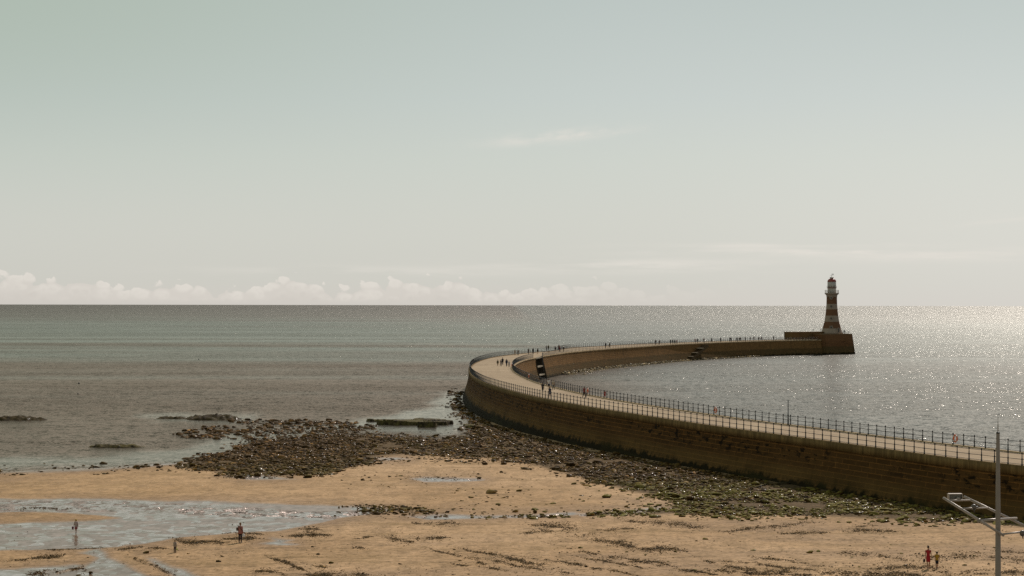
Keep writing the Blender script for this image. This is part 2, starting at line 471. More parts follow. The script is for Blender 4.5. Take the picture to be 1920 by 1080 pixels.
GX = axis([(-600, -110, 70), (-110, -78, 4), (-78, 62, .36), (62, 110, 6), (110, 410, 60)])
GY = axis([(25, 118, 9), (118, 128, 2), (128, 175, .34), (175, 335, .62), (335, 420, 5), (420, 700, 40)])
XX, YY = np.meshgrid(GX, GY)
ZZ, ZW, WET, ROCK, GLI, DAMP, SS = terrain_z(XX, YY, True)
def grid_faces(ny, nx, keep=None):
    i = (np.arange(ny - 1)[:, None] * nx + np.arange(nx - 1)[None]).ravel()
    F = np.stack([i, i + 1, i + nx + 1, i + nx], 1)
    return F if keep is None else F[keep.ravel()]

def sand_material():
    m, g, b = new_mat('wet_and_dry_sand')
    P = pos(g); a = g.node('ShaderNodeAttribute', {'attribute_name': 'mask'})
    wet, rock, gli = g.xyz(a.outputs['Vector']); dampv = g.node('ShaderNodeAttribute', {'attribute_name': 'damp'}).outputs['Fac']
    big = g.noise(g.map(P, (.05, .03, 0)), 1, 4, .55).outputs['Fac']
    mid = g.noise(g.map(P, (.5, .22, 0)), 1, 5, .6).outputs['Fac']
    fine = g.noise(P, 5, 4, .65).outputs['Fac']
    x, y, z = g.xyz(P)
    c = g.mix(g.ss(.3, .7, big), (.41, .256, .136), (.52, .338, .193))
    c = g.mix(g.m('MULTIPLY', g.ss(-10, -60, x), .6), c, (.42, .262, .125))
    c = g.mix(g.m('MULTIPLY', g.ss(.42, .72, mid), .6), c, (.245, .158, .086))
    c = g.mix(g.m('MULTIPLY', g.ss(.48, .8, fine), .6), c, (.19, .12, .064))
    hs = g.noise(g.map(P, (.03, .30, 5)), 1, 4, .6, dist=.5).outputs['Fac']
    c = g.mix(g.m('MULTIPLY', g.ss(.48, .68, hs), .55), c, (.27, .172, .082))
    # drag lines of grit left by the tide
    near = g.ss(180, 150, y)
    wv = g.noise(g.map(P, (.09, .62, 0), rot=(0, 0, rad(14))), 1, 6, .66, dist=.8).outputs['Fac']
    sp = g.noise(g.map(P, (2.1, 1.1, 0)), 1, 4, .72).outputs['Fac']
    sp2 = g.noise(g.map(P, (.8, .5, 4)), 1, 4, .7).outputs['Fac']
    grit = g.m('MULTIPLY', g.m('MULTIPLY', g.ss(.50, .66, wv), g.ss(.42, .58, sp)), near)
    c = g.mix(g.m('MULTIPLY', grit, .75), c, (.12, .078, .042))
    c = g.mix(g.m('MULTIPLY', g.m('MULTIPLY', g.ss(.50, .62, sp2), g.ss(.56, .62, sp)), .75), c, (.11, .07, .038))
    c = g.mix(g.m('MULTIPLY', g.ss(.64, .70, sp), .6), c, (.10, .066, .036))
    spk = g.noise(g.map(P, (6.5, 2.6, 2)), 1, 3, .7).outputs['Fac']
    pch = g.noise(g.map(P, (.16, .13, 9)), 1, 4, .6).outputs['Fac']
    c = g.mix(g.m('MULTIPLY', g.m('MULTIPLY', g.ss(.54, .66, spk), g.ss(.40, .62, pch)), .7), c, (.15, .098, .054))
    trk = g.noise(g.map(P, (.5, 2.2, 1), rot=(0, 0, rad(12))), 1, 5, .7, dist=1.2).outputs['Fac']
    c = g.mix(g.m('MULTIPLY', g.m('MULTIPLY', g.ss(.56, .66, trk), near), .4), c, (.2, .13, .072))
    c = g.mix(g.m('MULTIPLY', g.ss(.66, .74, g.noise(P, 3.3, 2, .5).outputs['Fac']), .5), c, (.5, .38, .26))
    c = g.mix(g.m('MULTIPLY', dampv, .72), c, (.235, .152, .092))
    c = g.mix(g.m('MULTIPLY', wet, .75), c, (.16, .108, .078))
    gr = g.mix(g.ss(.35, .65, fine), (.04, .026, .012), (.14, .092, .046))
    c = g.mix(g.m('MULTIPLY', rock, .92), c, gr)
    g.put(b.inputs['Base Color'], c)
    r = g.mr(wet, 0, 1, .85, .18)
    r = g.m('SUBTRACT', r, g.m('MULTIPLY', dampv, .12))
    g.put(b.inputs['Roughness'], r)
    g.put(b.inputs['Specular IOR Level'], g.mr(wet, 0, 1, .03, .5))
    # footprints and ripples as slopes
    f1 = g.noise(g.map(P, (2.2, 2.2, 0)), 1, 3, .6).outputs['Color']
    f2 = g.noise(g.map(P, (.45, .9, 0)), 1, 3, .6).outputs['Color']
    s1 = g.vm('SUBTRACT', f1, (.5, .5, .5)); s2 = g.vm('SUBTRACT', f2, (.5, .5, .5))
    amp = g.m('ADD', g.m('MULTIPLY', g.m('SUBTRACT', 1.0, wet), 1.5), g.m('MULTIPLY', gli, 1.1))
    t = g.vm('ADD', g.vm('SCALE', s1, scale=amp), g.vm('SCALE', s2, scale=.5))
    tx, ty, _ = g.xyz(t)
    g.put(b.inputs['Normal'], slope_normal(g, tx, ty))
    return m
SAND = sand_material()
me = mesh_np('beach_sand', np.stack([XX, YY, ZZ], -1).reshape(-1, 3), grid_faces(*XX.shape), [SAND], True)
set_col(me, 'mask', np.stack([WET, ROCK, GLI, DAMP], -1).reshape(-1, 4))
_da = me.attributes.new('damp', 'FLOAT', 'POINT'); _da.data.foreach_set('value', (DAMP * (.45 + .55 * sstep(.3, .62, fbm(XX / 4, YY / 6, 4, 47)))).astype(np.float32).ravel())
tag(link('beach', me), 'golden sand beach at low tide with wet channels and grit lines', kind='structure')

# ---- film of water in the channels
def stream_material():
    m, g, b = new_mat('shallow_stream_water')
    P = pos(g); a = g.node('ShaderNodeAttribute', {'attribute_name': 'mask'})
    wet, rock, gli = g.xyz(a.outputs['Vector'])
    n0 = g.noise(g.map(P, (.5, .2, 0)), 1, 4, .6).outputs['Fac']
    c = g.mix(g.ss(.36, .62, g.noise(g.map(P, (.9, .33, 0)), 1, 4, .6).outputs['Fac']), (.085, .058, .045), (.20, .148, .122))
    n = g.noise(P, 2.8, 2, .6).outputs['Color']; n2 = g.noise(P, .8, 2, .6).outputs['Color']
    s1 = g.vm('SUBTRACT', n, (.5, .5, .5)); s2 = g.vm('SUBTRACT', n2, (.5, .5, .5))
    amp = g.m('ADD', .10, g.m('ADD', g.m('MULTIPLY', gli, 1.9), g.m('MULTIPLY', rock, 2.8)))
    t = g.vm('ADD', g.vm('SCALE', s1, scale=amp), g.vm('SCALE', s2, scale=g.m('MULTIPLY', amp, .7)))
    tx, ty, _ = g.xyz(t); N = slope_normal(g, tx, ty)
    dif = g.node('ShaderNodeBsdfDiffuse', None, Color=c, Normal=N)
    glo = g.node('ShaderNodeBsdfGlossy', None, Color=(.86, .725, .665, 1), Normal=N, Roughness=g.m('ADD', g.mr(gli, 0, 1, .06, .16), g.m('MULTIPLY', rock, .16)))
    fr = g.node('ShaderNodeFresnel', None, IOR=1.4, Normal=N)
    mx = g.N.new('ShaderNodeMixShader'); g.put(mx.inputs[0], fr.outputs[0])
    g.L.new(dif.outputs[0], mx.inputs[1]); g.L.new(glo.outputs[0], mx.inputs[2])
    g.L.new(mx.outputs[0], m.node_tree.nodes['Material Output'].inputs[0])
    return m
STREAMMAT = stream_material()
kp = (SS < 7); kp = kp[:-1, :-1] & kp[1:, 1:] & (XX[:-1, :-1] < 60) & (XX[:-1, :-1] > -78)
me = mesh_np('stream_water', np.stack([XX, YY, ZW], -1).reshape(-1, 3), grid_faces(*XX.shape, kp), [STREAMMAT], True)
_px, _py, _ = proj(np.stack([XX, YY, ZW], -1))
G2 = np.zeros(XX.shape)
for pl in ([(770, 958), (900, 961), (1080, 958), (1090, 968), (900, 973), (760, 972)], [(838, 894), (915, 898), (905, 904), (840, 905)], [(1080, 960), (1180, 954), (1250, 947), (1245, 958), (1090, 969)], [(410, 888), (570, 892), (570, 902), (410, 900)]):
    G2 = np.maximum(G2, sstep(8, -6, sdf(_px, _py, pl)))
G2 = np.maximum(G2, 0) + (1 - G2) * sstep(6, -10, sdf(_px, _py, [(330, 950), (420, 950), (500, 956), (580, 960), (700, 958), (770, 963), (740, 972), (600, 973), (480, 972), (340, 964)]) + (fbm(XX / 3, YY / 4, 3, 14) - .5) * 14)
set_col(me, 'mask', np.stack([WET, G2, GLI, DAMP], -1).reshape(-1, 4))
bm = bmesh.new(); bm.from_mesh(me); bmesh.ops.delete(bm, geom=[v for v in bm.verts if not v.link_faces], context='VERTS'); bm.to_mesh(me); bm.free()
tag(link('stream_water', me), 'shallow grey stream water lying in channels across the sand', kind='structure')

# ---- sea
def sea_material():
    m, g, b = new_mat('sea_water')
    P = pos(g); x, y, z = g.xyz(P)
    a = g.node('ShaderNodeAttribute', {'attribute_name': 'mask'})
    calm, harb, _ = g.xyz(a.outputs['Vector'])
    band = g.noise(g.map(P, (.0016, .009, 0)), 1, 4, .55).outputs['Fac']
    yy = g.m('ADD', g.m('LOGARITHM', y, 10.0), g.m('MULTIPLY', g.m('SUBTRACT', band, .5), .9))
    # broad bands of depth and bottom colour, measured by distance from the shore
    dcol = g.ramp(g.mr(yy, 2.3, 4.0, 0, 1), [(0, (.060, .048, .034)), (.12, (.056, .044, .031)), (.17, (.048, .036, .025)), (.24, (.050, .038, .027)), (.46, (.066, .066, .050)), (.54, (.066, .069, .053)), (.62, (.058, .056, .042)), (.8, (.042, .036, .026)), (1, (.034, .029, .021))])
    tint = g.ramp(g.mr(yy, 2.3, 4.0, 0, 1), [(0, (.56, .46, .385)), (.15, (.51, .415, .345)), (.22, (.53, .435, .365)), (.42, (.62, .61, .545)), (.55, (.635, .63, .57)), (.7, (.62, .57, .52)), (1, (.57, .52, .48))])
    hb = g.m('MULTIPLY', g.ss(5, 45, x), .8)
    dcol = g.mix(hb, dcol, (.060, .058, .043)); tint = g.mix(hb, tint, (.60, .585, .55))
    w1 = g.noise(g.map(P, (2.6, 1.9, 0)), 1, 2, .6).outputs['Color']
    w2 = g.noise(g.map(P, (.55, .42, 0)), 1, 3, .6).outputs['Color']
    w3 = g.noise(g.map(P, (.05, .10, 0)), 1, 3, .6).outputs['Fac']
    pat = g.noise(g.map(P, (.003, .017, 0)), 1, 5, .62).outputs['Fac']
    amp = g.m('MULTIPLY', g.m('ADD', .62, g.m('MULTIPLY', g.ss(.34, .64, pat), .62)), g.m('ADD', .68, g.m('MULTIPLY', g.ss(.32, .68, w3), .55)))
    amp = g.m('MULTIPLY', amp, g.m('SUBTRACT', 1.0, g.m('MULTIPLY', calm, .85)))
    amp = g.m('MULTIPLY', amp, g.ramp(g.mr(g.m('LOGARITHM', y, 10.0), 2.4, 3.9, 0, 1), [(0, (.47,) * 3), (.3, (.62,) * 3), (.55, (.86,) * 3), (.8, (1.05,) * 3)]))
    s1 = g.vm('SUBTRACT', w1, (.5, .5, .5)); s2 = g.vm('SUBTRACT', w2, (.5, .5, .5))
    t = g.vm('ADD', g.vm('SCALE', s1, scale=g.m('MULTIPLY', amp, 2.25)), g.vm('SCALE', s2, scale=g.m('MULTIPLY', amp, 1.7)))
    tx, ty, _ = g.xyz(t)
    N = slope_normal(g, tx, ty)
    dif = g.node('ShaderNodeBsdfDiffuse', None, Color=dcol, Normal=N)
    glo = g.node('ShaderNodeBsdfGlossy', None, Color=g.mix(calm, tint, (.78, .74, .66)), Normal=N, Roughness=g.mr(g.m('LOGARITHM', y, 10.0), 2.5, 3.4, .17, .27))
    fo = g.noise(g.map(P, (1.6, .5, 0)), 1, 4, .7).outputs['Fac']
    dif = g.node('ShaderNodeBsdfDiffuse', None, Color=g.mix(g.m('MULTIPLY', harb, g.ss(.45, .62, fo)), dcol, (.62, .58, .52)), Normal=N)
    fr = g.node('ShaderNodeFresnel', None, IOR=1.333, Normal=N)
    mx = g.N.new('ShaderNodeMixShader'); g.put(mx.inputs[0], fr.outputs[0])
    g.L.new(dif.outputs[0], mx.inputs[1]); g.L.new(glo.outputs[0], mx.inputs[2])
    g.L.new(mx.outputs[0], m.node_tree.nodes['Material Output'].inputs[0])
    return m
SEA = sea_material()
SX = axis([(-90000, -10000, 20000), (-10000, -1000, 1500), (-1000, -100, 150), (-100, 40, 1.2), (40, 200, 8), (200, 1000, 100), (1000, 10000, 1500), (10000, 90000, 20000)])
SY = axis([(170, 200, 5), (200, 420, 1.6), (420, 1000, 10), (1000, 5000, 500), (5000, 20000, 3000), (20000, 120000, 20000)])
X2, Y2 = np.meshgrid(SX, SY)
px, py, w = proj(np.stack([X2, Y2, 0 * X2], -1))
wob = (fbm(X2 / 6, Y2 / 14, 4, 43) - .5) * 40
calm = np.zeros(X2.shape)
for poly, amt in [([(600, 802), (700, 785), (800, 765), (850, 735), (868, 742), (870, 800), (840, 812), (700, 808)], .9),
                  ([(-40, 858), (150, 856), (350, 842), (450, 806), (600, 797), (640, 806), (470, 840), (345, 866), (-40, 880)], .75),
                  ([(255, 775), (330, 777), (480, 778), (470, 792), (300, 790)], .6)]:
    calm = np.maximum(calm, amt * sstep(16, -16, sdf(px, py, poly) + wob))
calm = np.where((w > 0) & (Y2 < 480), calm, 0)
sd = sdf(px, py, SEAIN) + (fbm(X2 / 5, Y2 / 9, 4, 3) - .5) * 12
foam_sheen = np.maximum(np.exp(-((sd + 7) / 3.5) ** 2) * .8, np.exp(-((sd + 36 + (fbm(X2 / 14, Y2 / 20, 2, 8) - .5) * 30) / 3) ** 2) * .45) * (px < 345) * sstep(0, .5, fbm(X2 / 9, Y2 / 9, 3, 12))  # pale lines along the shore: foam, and wet sheen put into the colour
foam_sheen = np.where((w > 0) & (Y2 < 420) & (X2 < 0), foam_sheen, 0)
me = mesh_np('sea_surface', np.stack([X2, Y2, 0 * X2], -1).reshape(-1, 3), grid_faces(*X2.shape), [SEA], True)
set_col(me, 'mask', np.stack([calm, foam_sheen, 0 * calm, 0 * calm + 1], -1).reshape(-1, 4))
tag(link('sea', me), 'grey green sea with sun glitter towards the right', kind='structure')
# sea bed far below, so that the ground is one sheet out to the horizon
me = mesh_np('sea_bed', [(-95000, -300, -6), (95000, -300, -6), (95000, 125000, -6), (-95000, 125000, -6)], [(0, 1, 2, 3)], [SAND])
tag(link('ground', me), 'sandy sea bed under the water', kind='structure')

# ================================================================== PIER
def wall_material(name, up, low, base_dark, stain, course=.5, bw=2.6, line=.9, split=2.9):
    m, g, b = new_mat(name)
    uv = g.N.new('ShaderNodeUVMap').outputs[0]
    u, v, _ = g.xyz(uv)
    P = pos(g)
    br = g.node('ShaderNodeTexBrick', None, Vector=uv, Color1=(.72, .70, .68), Color2=(1.2, 1.18, 1.12), Mortar=(2.6, 2.35, 1.95), Scale=1.0, **{})
    br.inputs['Brick Width'].default_value = bw; br.inputs['Row Height'].default_value = course
    br.inputs['Mortar Size'].default_value = .05; br.inputs['Mortar Smooth'].default_value = .3
    n1 = g.noise(g.comb(g.m('MULTIPLY', u, .09), g.m('MULTIPLY', v, .35), 0), 1, 5, .6).outputs['Fac']
    n2 = g.noise(g.comb(g.m('MULTIPLY', u, .8), g.m('MULTIPLY', v, .9), 3), 1, 5, .65).outputs['Fac']
    vs = g.noise(g.comb(g.m('MULTIPLY', u, 1.1), g.m('MULTIPLY', v, .09), 5), 1, 4, .6).outputs['Fac']
    vv = g.m('ADD', v, g.m('MULTIPLY', g.m('SUBTRACT', n2, .5), .7))
    c = g.mix(g.ss(split - .35, split + .35, vv), low, up)
    c = g.mix(g.m('MULTIPLY', g.ss(.4, .65, n1), .5), c, tuple(q * .62 for q in up))
    c = g.mix(g.m('MULTIPLY', g.ss(.5, .75, n2), .45), c, tuple(q * 1.5 for q in up))
    c = g.mix(g.m('MULTIPLY', g.ss(.52, .7, vs), .4), c, tuple(q * .5 for q in low))
    brk = g.mix(g.m('MULTIPLY', g.m('MULTIPLY', g.ss(split - .8, split + .6, vv), g.ss(.30, .62, g.m('ADD', g.m('MULTIPLY', n1, .5), g.m('MULTIPLY', n2, .5)))), line), (1, 1, 1), br.outputs['Color'])
    lowl = g.mix(.3, (1, 1, 1), br.outputs['Color'])
    c = g.mix(1.0, c, g.mix(g.ss(split - .6, split + .6, v), lowl, brk), 'MULTIPLY')
    # dark blotches under the coping
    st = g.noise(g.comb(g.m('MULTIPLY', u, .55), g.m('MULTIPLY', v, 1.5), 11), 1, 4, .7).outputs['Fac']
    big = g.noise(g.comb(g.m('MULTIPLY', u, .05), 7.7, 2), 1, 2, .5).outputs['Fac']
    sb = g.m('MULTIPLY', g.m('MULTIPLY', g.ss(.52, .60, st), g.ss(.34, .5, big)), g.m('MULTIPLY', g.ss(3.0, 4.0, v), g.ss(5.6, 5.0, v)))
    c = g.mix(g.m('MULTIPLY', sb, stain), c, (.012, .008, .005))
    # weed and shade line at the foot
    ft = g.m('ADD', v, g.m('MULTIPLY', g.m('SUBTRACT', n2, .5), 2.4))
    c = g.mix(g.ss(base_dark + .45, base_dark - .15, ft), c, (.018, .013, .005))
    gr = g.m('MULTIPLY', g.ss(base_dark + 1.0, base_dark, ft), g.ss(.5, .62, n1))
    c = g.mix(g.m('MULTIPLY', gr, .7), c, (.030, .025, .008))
    g.put(b.inputs['Base Color'], c)
    b.inputs['Roughness'].default_value = .8; b.inputs['Specular IOR Level'].default_value = .03
    bp = g.node('ShaderNodeBump', None, Strength=.6, Distance=.04, Height=g.m('ADD', br.outputs['Fac'], g.m('MULTIPLY', n2, 1.5)))
    g.put(b.inputs['Normal'], bp.outputs[0])
    return m
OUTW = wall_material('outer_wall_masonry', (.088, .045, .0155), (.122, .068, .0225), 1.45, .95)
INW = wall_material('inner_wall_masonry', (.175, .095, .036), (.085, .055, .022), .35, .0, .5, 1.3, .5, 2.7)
HEADW = wall_material('head_masonry', (.16, .078, .035), (.09, .06, .026), .5, .4, .6, 1.4, .3, 3.3)

def coping_material(name, c0):
    m, g, b = new_mat(name)
    uv = g.N.new('ShaderNodeUVMap').outputs[0]; u, v, _ = g.xyz(uv)
    vs = g.noise(g.comb(g.m('MULTIPLY', u, 1.6), g.m('MULTIPLY', v, .25), 5), 1, 5, .65).outputs['Fac']
    n = g.noise(g.comb(g.m('MULTIPLY', u, .12), v, 1), 1, 3, .6).outputs['Fac']
    c = g.mix(g.ss(.35, .7, vs), tuple(q * .6 for q in c0), tuple(q * 1.25 for q in c0))
    c = g.mix(g.m('MULTIPLY', g.ss(.4, .7, n), .5), c, tuple(q * .6 for q in c0))
    j = g.m('LESS_THAN', g.m('ABSOLUTE', g.m('SUBTRACT', g.m('FRACT', g.m('MULTIPLY', u, .52)), .5)), .02)
    c = g.mix(g.m('MULTIPLY', j, .5), c, tuple(q * .35 for q in c0))
    g.put(b.inputs['Base Color'], c); b.inputs['Roughness'].default_value = .85; b.inputs['Specular IOR Level'].default_value = .04
    return m
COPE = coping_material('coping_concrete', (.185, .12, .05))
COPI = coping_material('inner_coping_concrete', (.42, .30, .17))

def deck_material():
    m, g, b = new_mat('deck_concrete')
    uv = g.N.new('ShaderNodeUVMap').outputs[0]; u, v, _ = g.xyz(uv)
    n1 = g.noise(g.comb(g.m('MULTIPLY', u, .06), g.m('MULTIPLY', v, .25), 0), 1, 5, .6).outputs['Fac']
    n2 = g.noise(g.comb(g.m('MULTIPLY', u, .7), g.m('MULTIPLY', v, .5), 4), 1, 5, .65).outputs['Fac']
    c = g.mix(g.ss(.3, .7, n1), (.305, .215, .128), (.40, .29, .178))
    c = g.mix(g.m('MULTIPLY', g.ss(.42, .7, n2), .6), c, (.25, .17, .095))
    n4 = g.noise(g.comb(g.m('MULTIPLY', u, .035), g.m('MULTIPLY', v, 7.0), 9), 1, 4, .6).outputs['Fac']
    c = g.mix(g.m('MULTIPLY', g.ss(.48, .68, n4), .45), c, (.24, .165, .095))
    j = g.m('LESS_THAN', g.m('ABSOLUTE', g.m('SUBTRACT', g.m('FRACT', g.m('MULTIPLY', u, .19)), .5)), .012)
    c = g.mix(g.m('MULTIPLY', j, .4), c, (.16, .11, .065))
    e = g.m('LESS_THAN', g.m('ABSOLUTE', g.m('SUBTRACT', v, .93)), .004)
    c = g.mix(g.m('MULTIPLY', e, .6), c, (.15, .1, .06))
    g.put(b.inputs['Base Color'], c); b.inputs['Roughness'].default_value = .9; b.inputs['Specular IOR Level'].default_value = .15
    return m
DECK = deck_material()

def sweep(C, N, prof, s, zfun=None, skip=None, step=1):
    """prof: list of (outward offset, z); returns verts, quads, uv"""
    n, k = len(C), len(prof)
    V = np.zeros((n, k, 3)); UV = np.zeros((n, k, 2))
    for j, (o, z) in enumerate(prof):
        V[:, j, :2] = C + N * o; V[:, j, 2] = z
        UV[:, j, 0] = s; UV[:, j, 1] = z
    i = np.arange(n - 1)
    if skip is not None: i = i[~skip[:-1]]
    F = np.concatenate([np.stack([i * k + j, (i + 1) * k + j, (i + 1) * k + j + 1, i * k + j + 1], 1) for j in range(k - 1)])
    return V.reshape(-1, 3), F, UV.reshape(-1, 2)

PIER = tag(empty('pier', (float(OUTER[0, 0]), float(OUTER[0, 1]), 0)), 'long curving stone pier with pale concrete deck running out to the lighthouse', 'pier')
PIER_OFF = np.array([OUTER[0, 0], OUTER[0, 1], 0])
def pier_part(name, V, F, UV, mat, smooth=False):
    me = mesh_np(name, np.asarray(V) - PIER_OFF, F, [mat], smooth)
    if UV is not None: set_uv(me, UV)
    return link(name, me, PIER)
def bat(z, foot, pw=1.6): return foot * (1 - np.clip(z / 5.2, 0, 1)) ** pw
zs = [5.22, 4.4, 3.6, 2.8, 2.0, 1.2, .4, -.6, -4.2]
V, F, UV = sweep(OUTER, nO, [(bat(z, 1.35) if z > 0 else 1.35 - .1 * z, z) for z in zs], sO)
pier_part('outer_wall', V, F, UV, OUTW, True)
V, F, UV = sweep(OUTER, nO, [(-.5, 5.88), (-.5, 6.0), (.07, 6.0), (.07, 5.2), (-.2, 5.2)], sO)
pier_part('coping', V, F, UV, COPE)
# stairs recess in the inner wall: between the two survey columns, past the bend
pi_, pyi, wi = proj(np.concatenate([INNER, np.full((len(INNER), 1), ZD)], 1))
bend = np.argmin(np.where(np.arange(len(pi_)) > 100, pi_, 1e9))
rec = (np.arange(len(pi_)) > bend) & (pi_ > 1003.5) & (pi_ < 1016.5)
r0, r1 = np.where(rec)[0][[0, -1]]
head_i = np.argmin(np.abs(pi_ - 1541) + (np.arange(len(pi_)) < bend) * 1e6)
skipw = rec.copy(); skipw[head_i + 1:] = True
zs = [5.6, 4.6, 3.6, 2.6, 1.6, .6, -.4, -4.2]
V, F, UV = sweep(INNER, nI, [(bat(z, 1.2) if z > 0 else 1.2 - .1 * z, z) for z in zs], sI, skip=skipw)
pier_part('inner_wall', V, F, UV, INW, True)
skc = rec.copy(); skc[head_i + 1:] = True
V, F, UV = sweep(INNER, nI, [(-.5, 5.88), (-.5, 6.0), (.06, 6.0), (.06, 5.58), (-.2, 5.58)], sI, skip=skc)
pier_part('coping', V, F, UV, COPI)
# deck between the two copings
nd = 420; fI = np.linspace(0, 1, nd)
A = np.stack([np.interp(fI * sO[-1], sO, (OUTER - nO * .48)[:, i]) for i in range(2)], 1)
# match each outer station with the closest inner station going forward
jm = []; j0 = 0
Ii = INNER - nI * .48
for p in A:
    d = np.linalg.norm(Ii - p, axis=1); d[:j0] = 1e9; d[j0 + 60:] = 1e9
    j0 = max(j0, int(np.argmin(d))); jm.append(j0)
jm = np.array(jm, float); jm = np.convolve(np.pad(jm, 8, mode='edge'), np.ones(17) / 17, 'valid')
B = np.stack([np.interp(jm, np.arange(len(Ii)), Ii[:, i]) for i in range(2)], 1)
Bn = np.stack([np.interp(jm, np.arange(len(Ii)), nI[:, i]) for i in range(2)], 1)
cols = np.linspace(0, 1, 9)
V = np.zeros((nd, 9, 3)); UV = np.zeros((nd, 9, 2))
ds = arclen((A + B) / 2)
for j, t in enumerate(cols):
    V[:, j, :2] = A * (1 - t) + B * t; V[:, j, 2] = 5.9 + .06 * math.sin(PI * t); UV[:, j, 0] = ds; UV[:, j, 1] = t
pier_part('deck', V.reshape(-1, 3), grid_faces(nd, 9), UV.reshape(-1, 2), DECK, True)

# recess: back and side walls, landings
DARKST = paint('recess_dark_stone', (.055, .036, .017), .6, .4, 2)  # darker stone than the wall, used only on the recess faces
LANDST = paint('landing_stone', (.20, .145, .07), .8, .3, 2)
IRON = paint('black_iron', (.012, .009, .007), .45, .3, 9)
a0, a1 = INNER[r0], INNER[r1 + 1]; n0 = (nI[r0] + nI[r1]) / 2
a1_ = INNER[min(r1 + 1, len(INNER) - 1)]
def P3(p, o, z): q = p + n0 * o; return (q[0] - PIER_OFF[0], q[1] - PIER_OFF[1], z)
mb = MB()
dp = -3.4
mb.add([P3(a0, dp, -4), P3(a1_, dp, -4), P3(a1_, dp, 5.9), P3(a0, dp, 5.9)], [(0, 1, 2, 3)])
mb.add([P3(a0, dp, -4), P3(a0, dp, 5.9), P3(a0, .0, 5.9), P3(a0, 1.3, .2), P3(a0, 1.4, -4)], [(0, 1, 2, 3, 4)])
mb.add([P3(a1_, dp, -4), P3(a1_, dp, 5.9), P3(a1_, .0, 5.9), P3(a1_, 1.3, .2), P3(a1_, 1.4, -4)], [(4, 3, 2, 1, 0)])
mb.build('recess', [DARKST], PIER)
for z, o in ((5.86, .05), (3.55, .35), (1.35, .75)):
    mb = MB()
    mb.hexa([P3(a0, dp + .02, z - .3), P3(a1_, dp + .02, z - .3), P3(a1_, o, z - .3), P3(a0, o, z - .3)], [P3(a0, dp + .02, z), P3(a1_, dp + .02, z), P3(a1_, o, z), P3(a0, o, z)])
    mb.build('landing', [LANDST], PIER)
mb = MB()
t0 = (a1_ - a0); t0 = t0 / np.linalg.norm(t0)
for q in (1.2, 1.9):
    p = a1_ - t0 * q
    mb.tube([P3(p, .5, 1.3), P3(p, .15, 6.9)], .05, 6)
for k in range(14):
    z = 1.5 + k * .38; p = a1_ - t0 * 1.2; p2 = a1_ - t0 * 1.9; o = .5 - .35 * (z - 1.3) / 5.6
    mb.tube([P3(p, o, z), P3(p2, o, z)], .03, 6)
mb.build('ladder', [IRON], PIER)

# landing stairs running down the inner face
def idx_px(x, lo): return int(np.argmin(np.abs(pi_ - x) + (np.arange(len(pi_)) < lo) * 1e6))
sa, sb = idx_px(1319, bend), idx_px(1280, bend)
NS = 26; sd = MB(); sl = MB()
for k in range(NS):
    f0, f1 = k / NS, (k + 1) / NS
    i0 = sa + (sb - sa) * f0; i1 = sa + (sb - sa) * f1; z = 5.75 - 5.5 * f1
    pa = np.array([np.interp(i0, np.arange(len(INNER)), INNER[:, q]) for q in (0, 1)]); pb = np.array([np.interp(i1, np.arange(len(INNER)), INNER[:, q]) for q in (0, 1)])
    nn = nI[int(i0)]
    o0 = bat(z, 1.2) - .25; o1 = 2.15
    def q3(p, o, z): r = p + nn * o; return (r[0] - PIER_OFF[0], r[1] - PIER_OFF[1], z)
    tgt = sl if k in (7, 14, 20) else sd
    zb = max(z - 1.1, -3)
    sd.hexa([q3(pa, o0 - .6, zb), q3(pb, o0 - .6, zb), q3(pb, o1, zb), q3(pa, o1, zb)], [q3(pa, o0 - .6, z - .06), q3(pb, o0 - .6, z - .06), q3(pb, o1, z - .06), q3(pa, o1, z - .06)])
    if tgt is sl:
        sl = MB()
        pc = pb + (pb - pa) * 1.6
        sl.hexa([q3(pa, o0, z - .05), q3(pc, o0, z - .05), q3(pc, o1 + .25, z - .05), q3(pa, o1 + .25, z - .05)], [q3(pa, o0, z + .22), q3(pc, o0, z + .22), q3(pc, o1 + .25, z + .22), q3(pa, o1 + .25, z + .22)])
        sl.build('landing', [LANDST], PIER); sl = MB()
DIM = paint('dark_stair_stone', (.09, .055, .025), .75, .4, 1.5, spec=.05)  # plain dark stone for the stair flight
sd.build('steps', [DIM], PIER)

# ---- pier head: raised platform and its parapet block
F1 = INNER[head_i]; fdir = at_z(1603.6, 664, 0)[:2] - (F1 + nI[head_i] * 1.2)
F2 = at_z(1603.6, 664, 0)[:2]; fd = fdir / np.linalg.norm(fdir); fn = np.array([fd[1], -fd[0]])   # outward = towards camera side
if fn[1] > 0: fn = -fn
F1b = F1 + nI[head_i] * 1.25; Lh = np.linalg.norm(F2 - F1b)
def hp(s, wv, z): q = F1b + fd * s - fn * wv; return np.array([q[0], q[1], z])
def head_ring(z):
    bt = .10 * max(0, 8.2 - z)
    f = 1.0 - bt if z < 8.2 else 1.0
    W = 17
    pts = []
    o = .9 - .11 * z
    c = [(0, -o + .0 + .9), (Lh, .9 - o), (Lh, W), (0, W)]
    e = .11 * (8.2 - z)
    return [hp(0, .9 - e, z), hp(Lh - .9 + e, .9 - e, z), hp(Lh - .9 + e, W + e, z), hp(0, W + e, z)]
V = []; UV = []; F = []
cz = [8.2, 6.9, 5.5, 4.2, 2.9, 1.6, .4, -.8, -4.2]
def dense(ring):
    out = []
    us = []; u = 0
    for i in range(4):
        a, b = ring[i], ring[(i + 1) % 4]; L_ = np.linalg.norm(b - a)
        for t in range(6): out.append(a + (b - a) * t / 6); us.append(u + L_ * t / 6)
        u += L_
    return out, us
for z in cz:
    d_, us = dense(head_ring(z)); V += d_; UV += [(600 + q, z) for q in us]
nr = 24
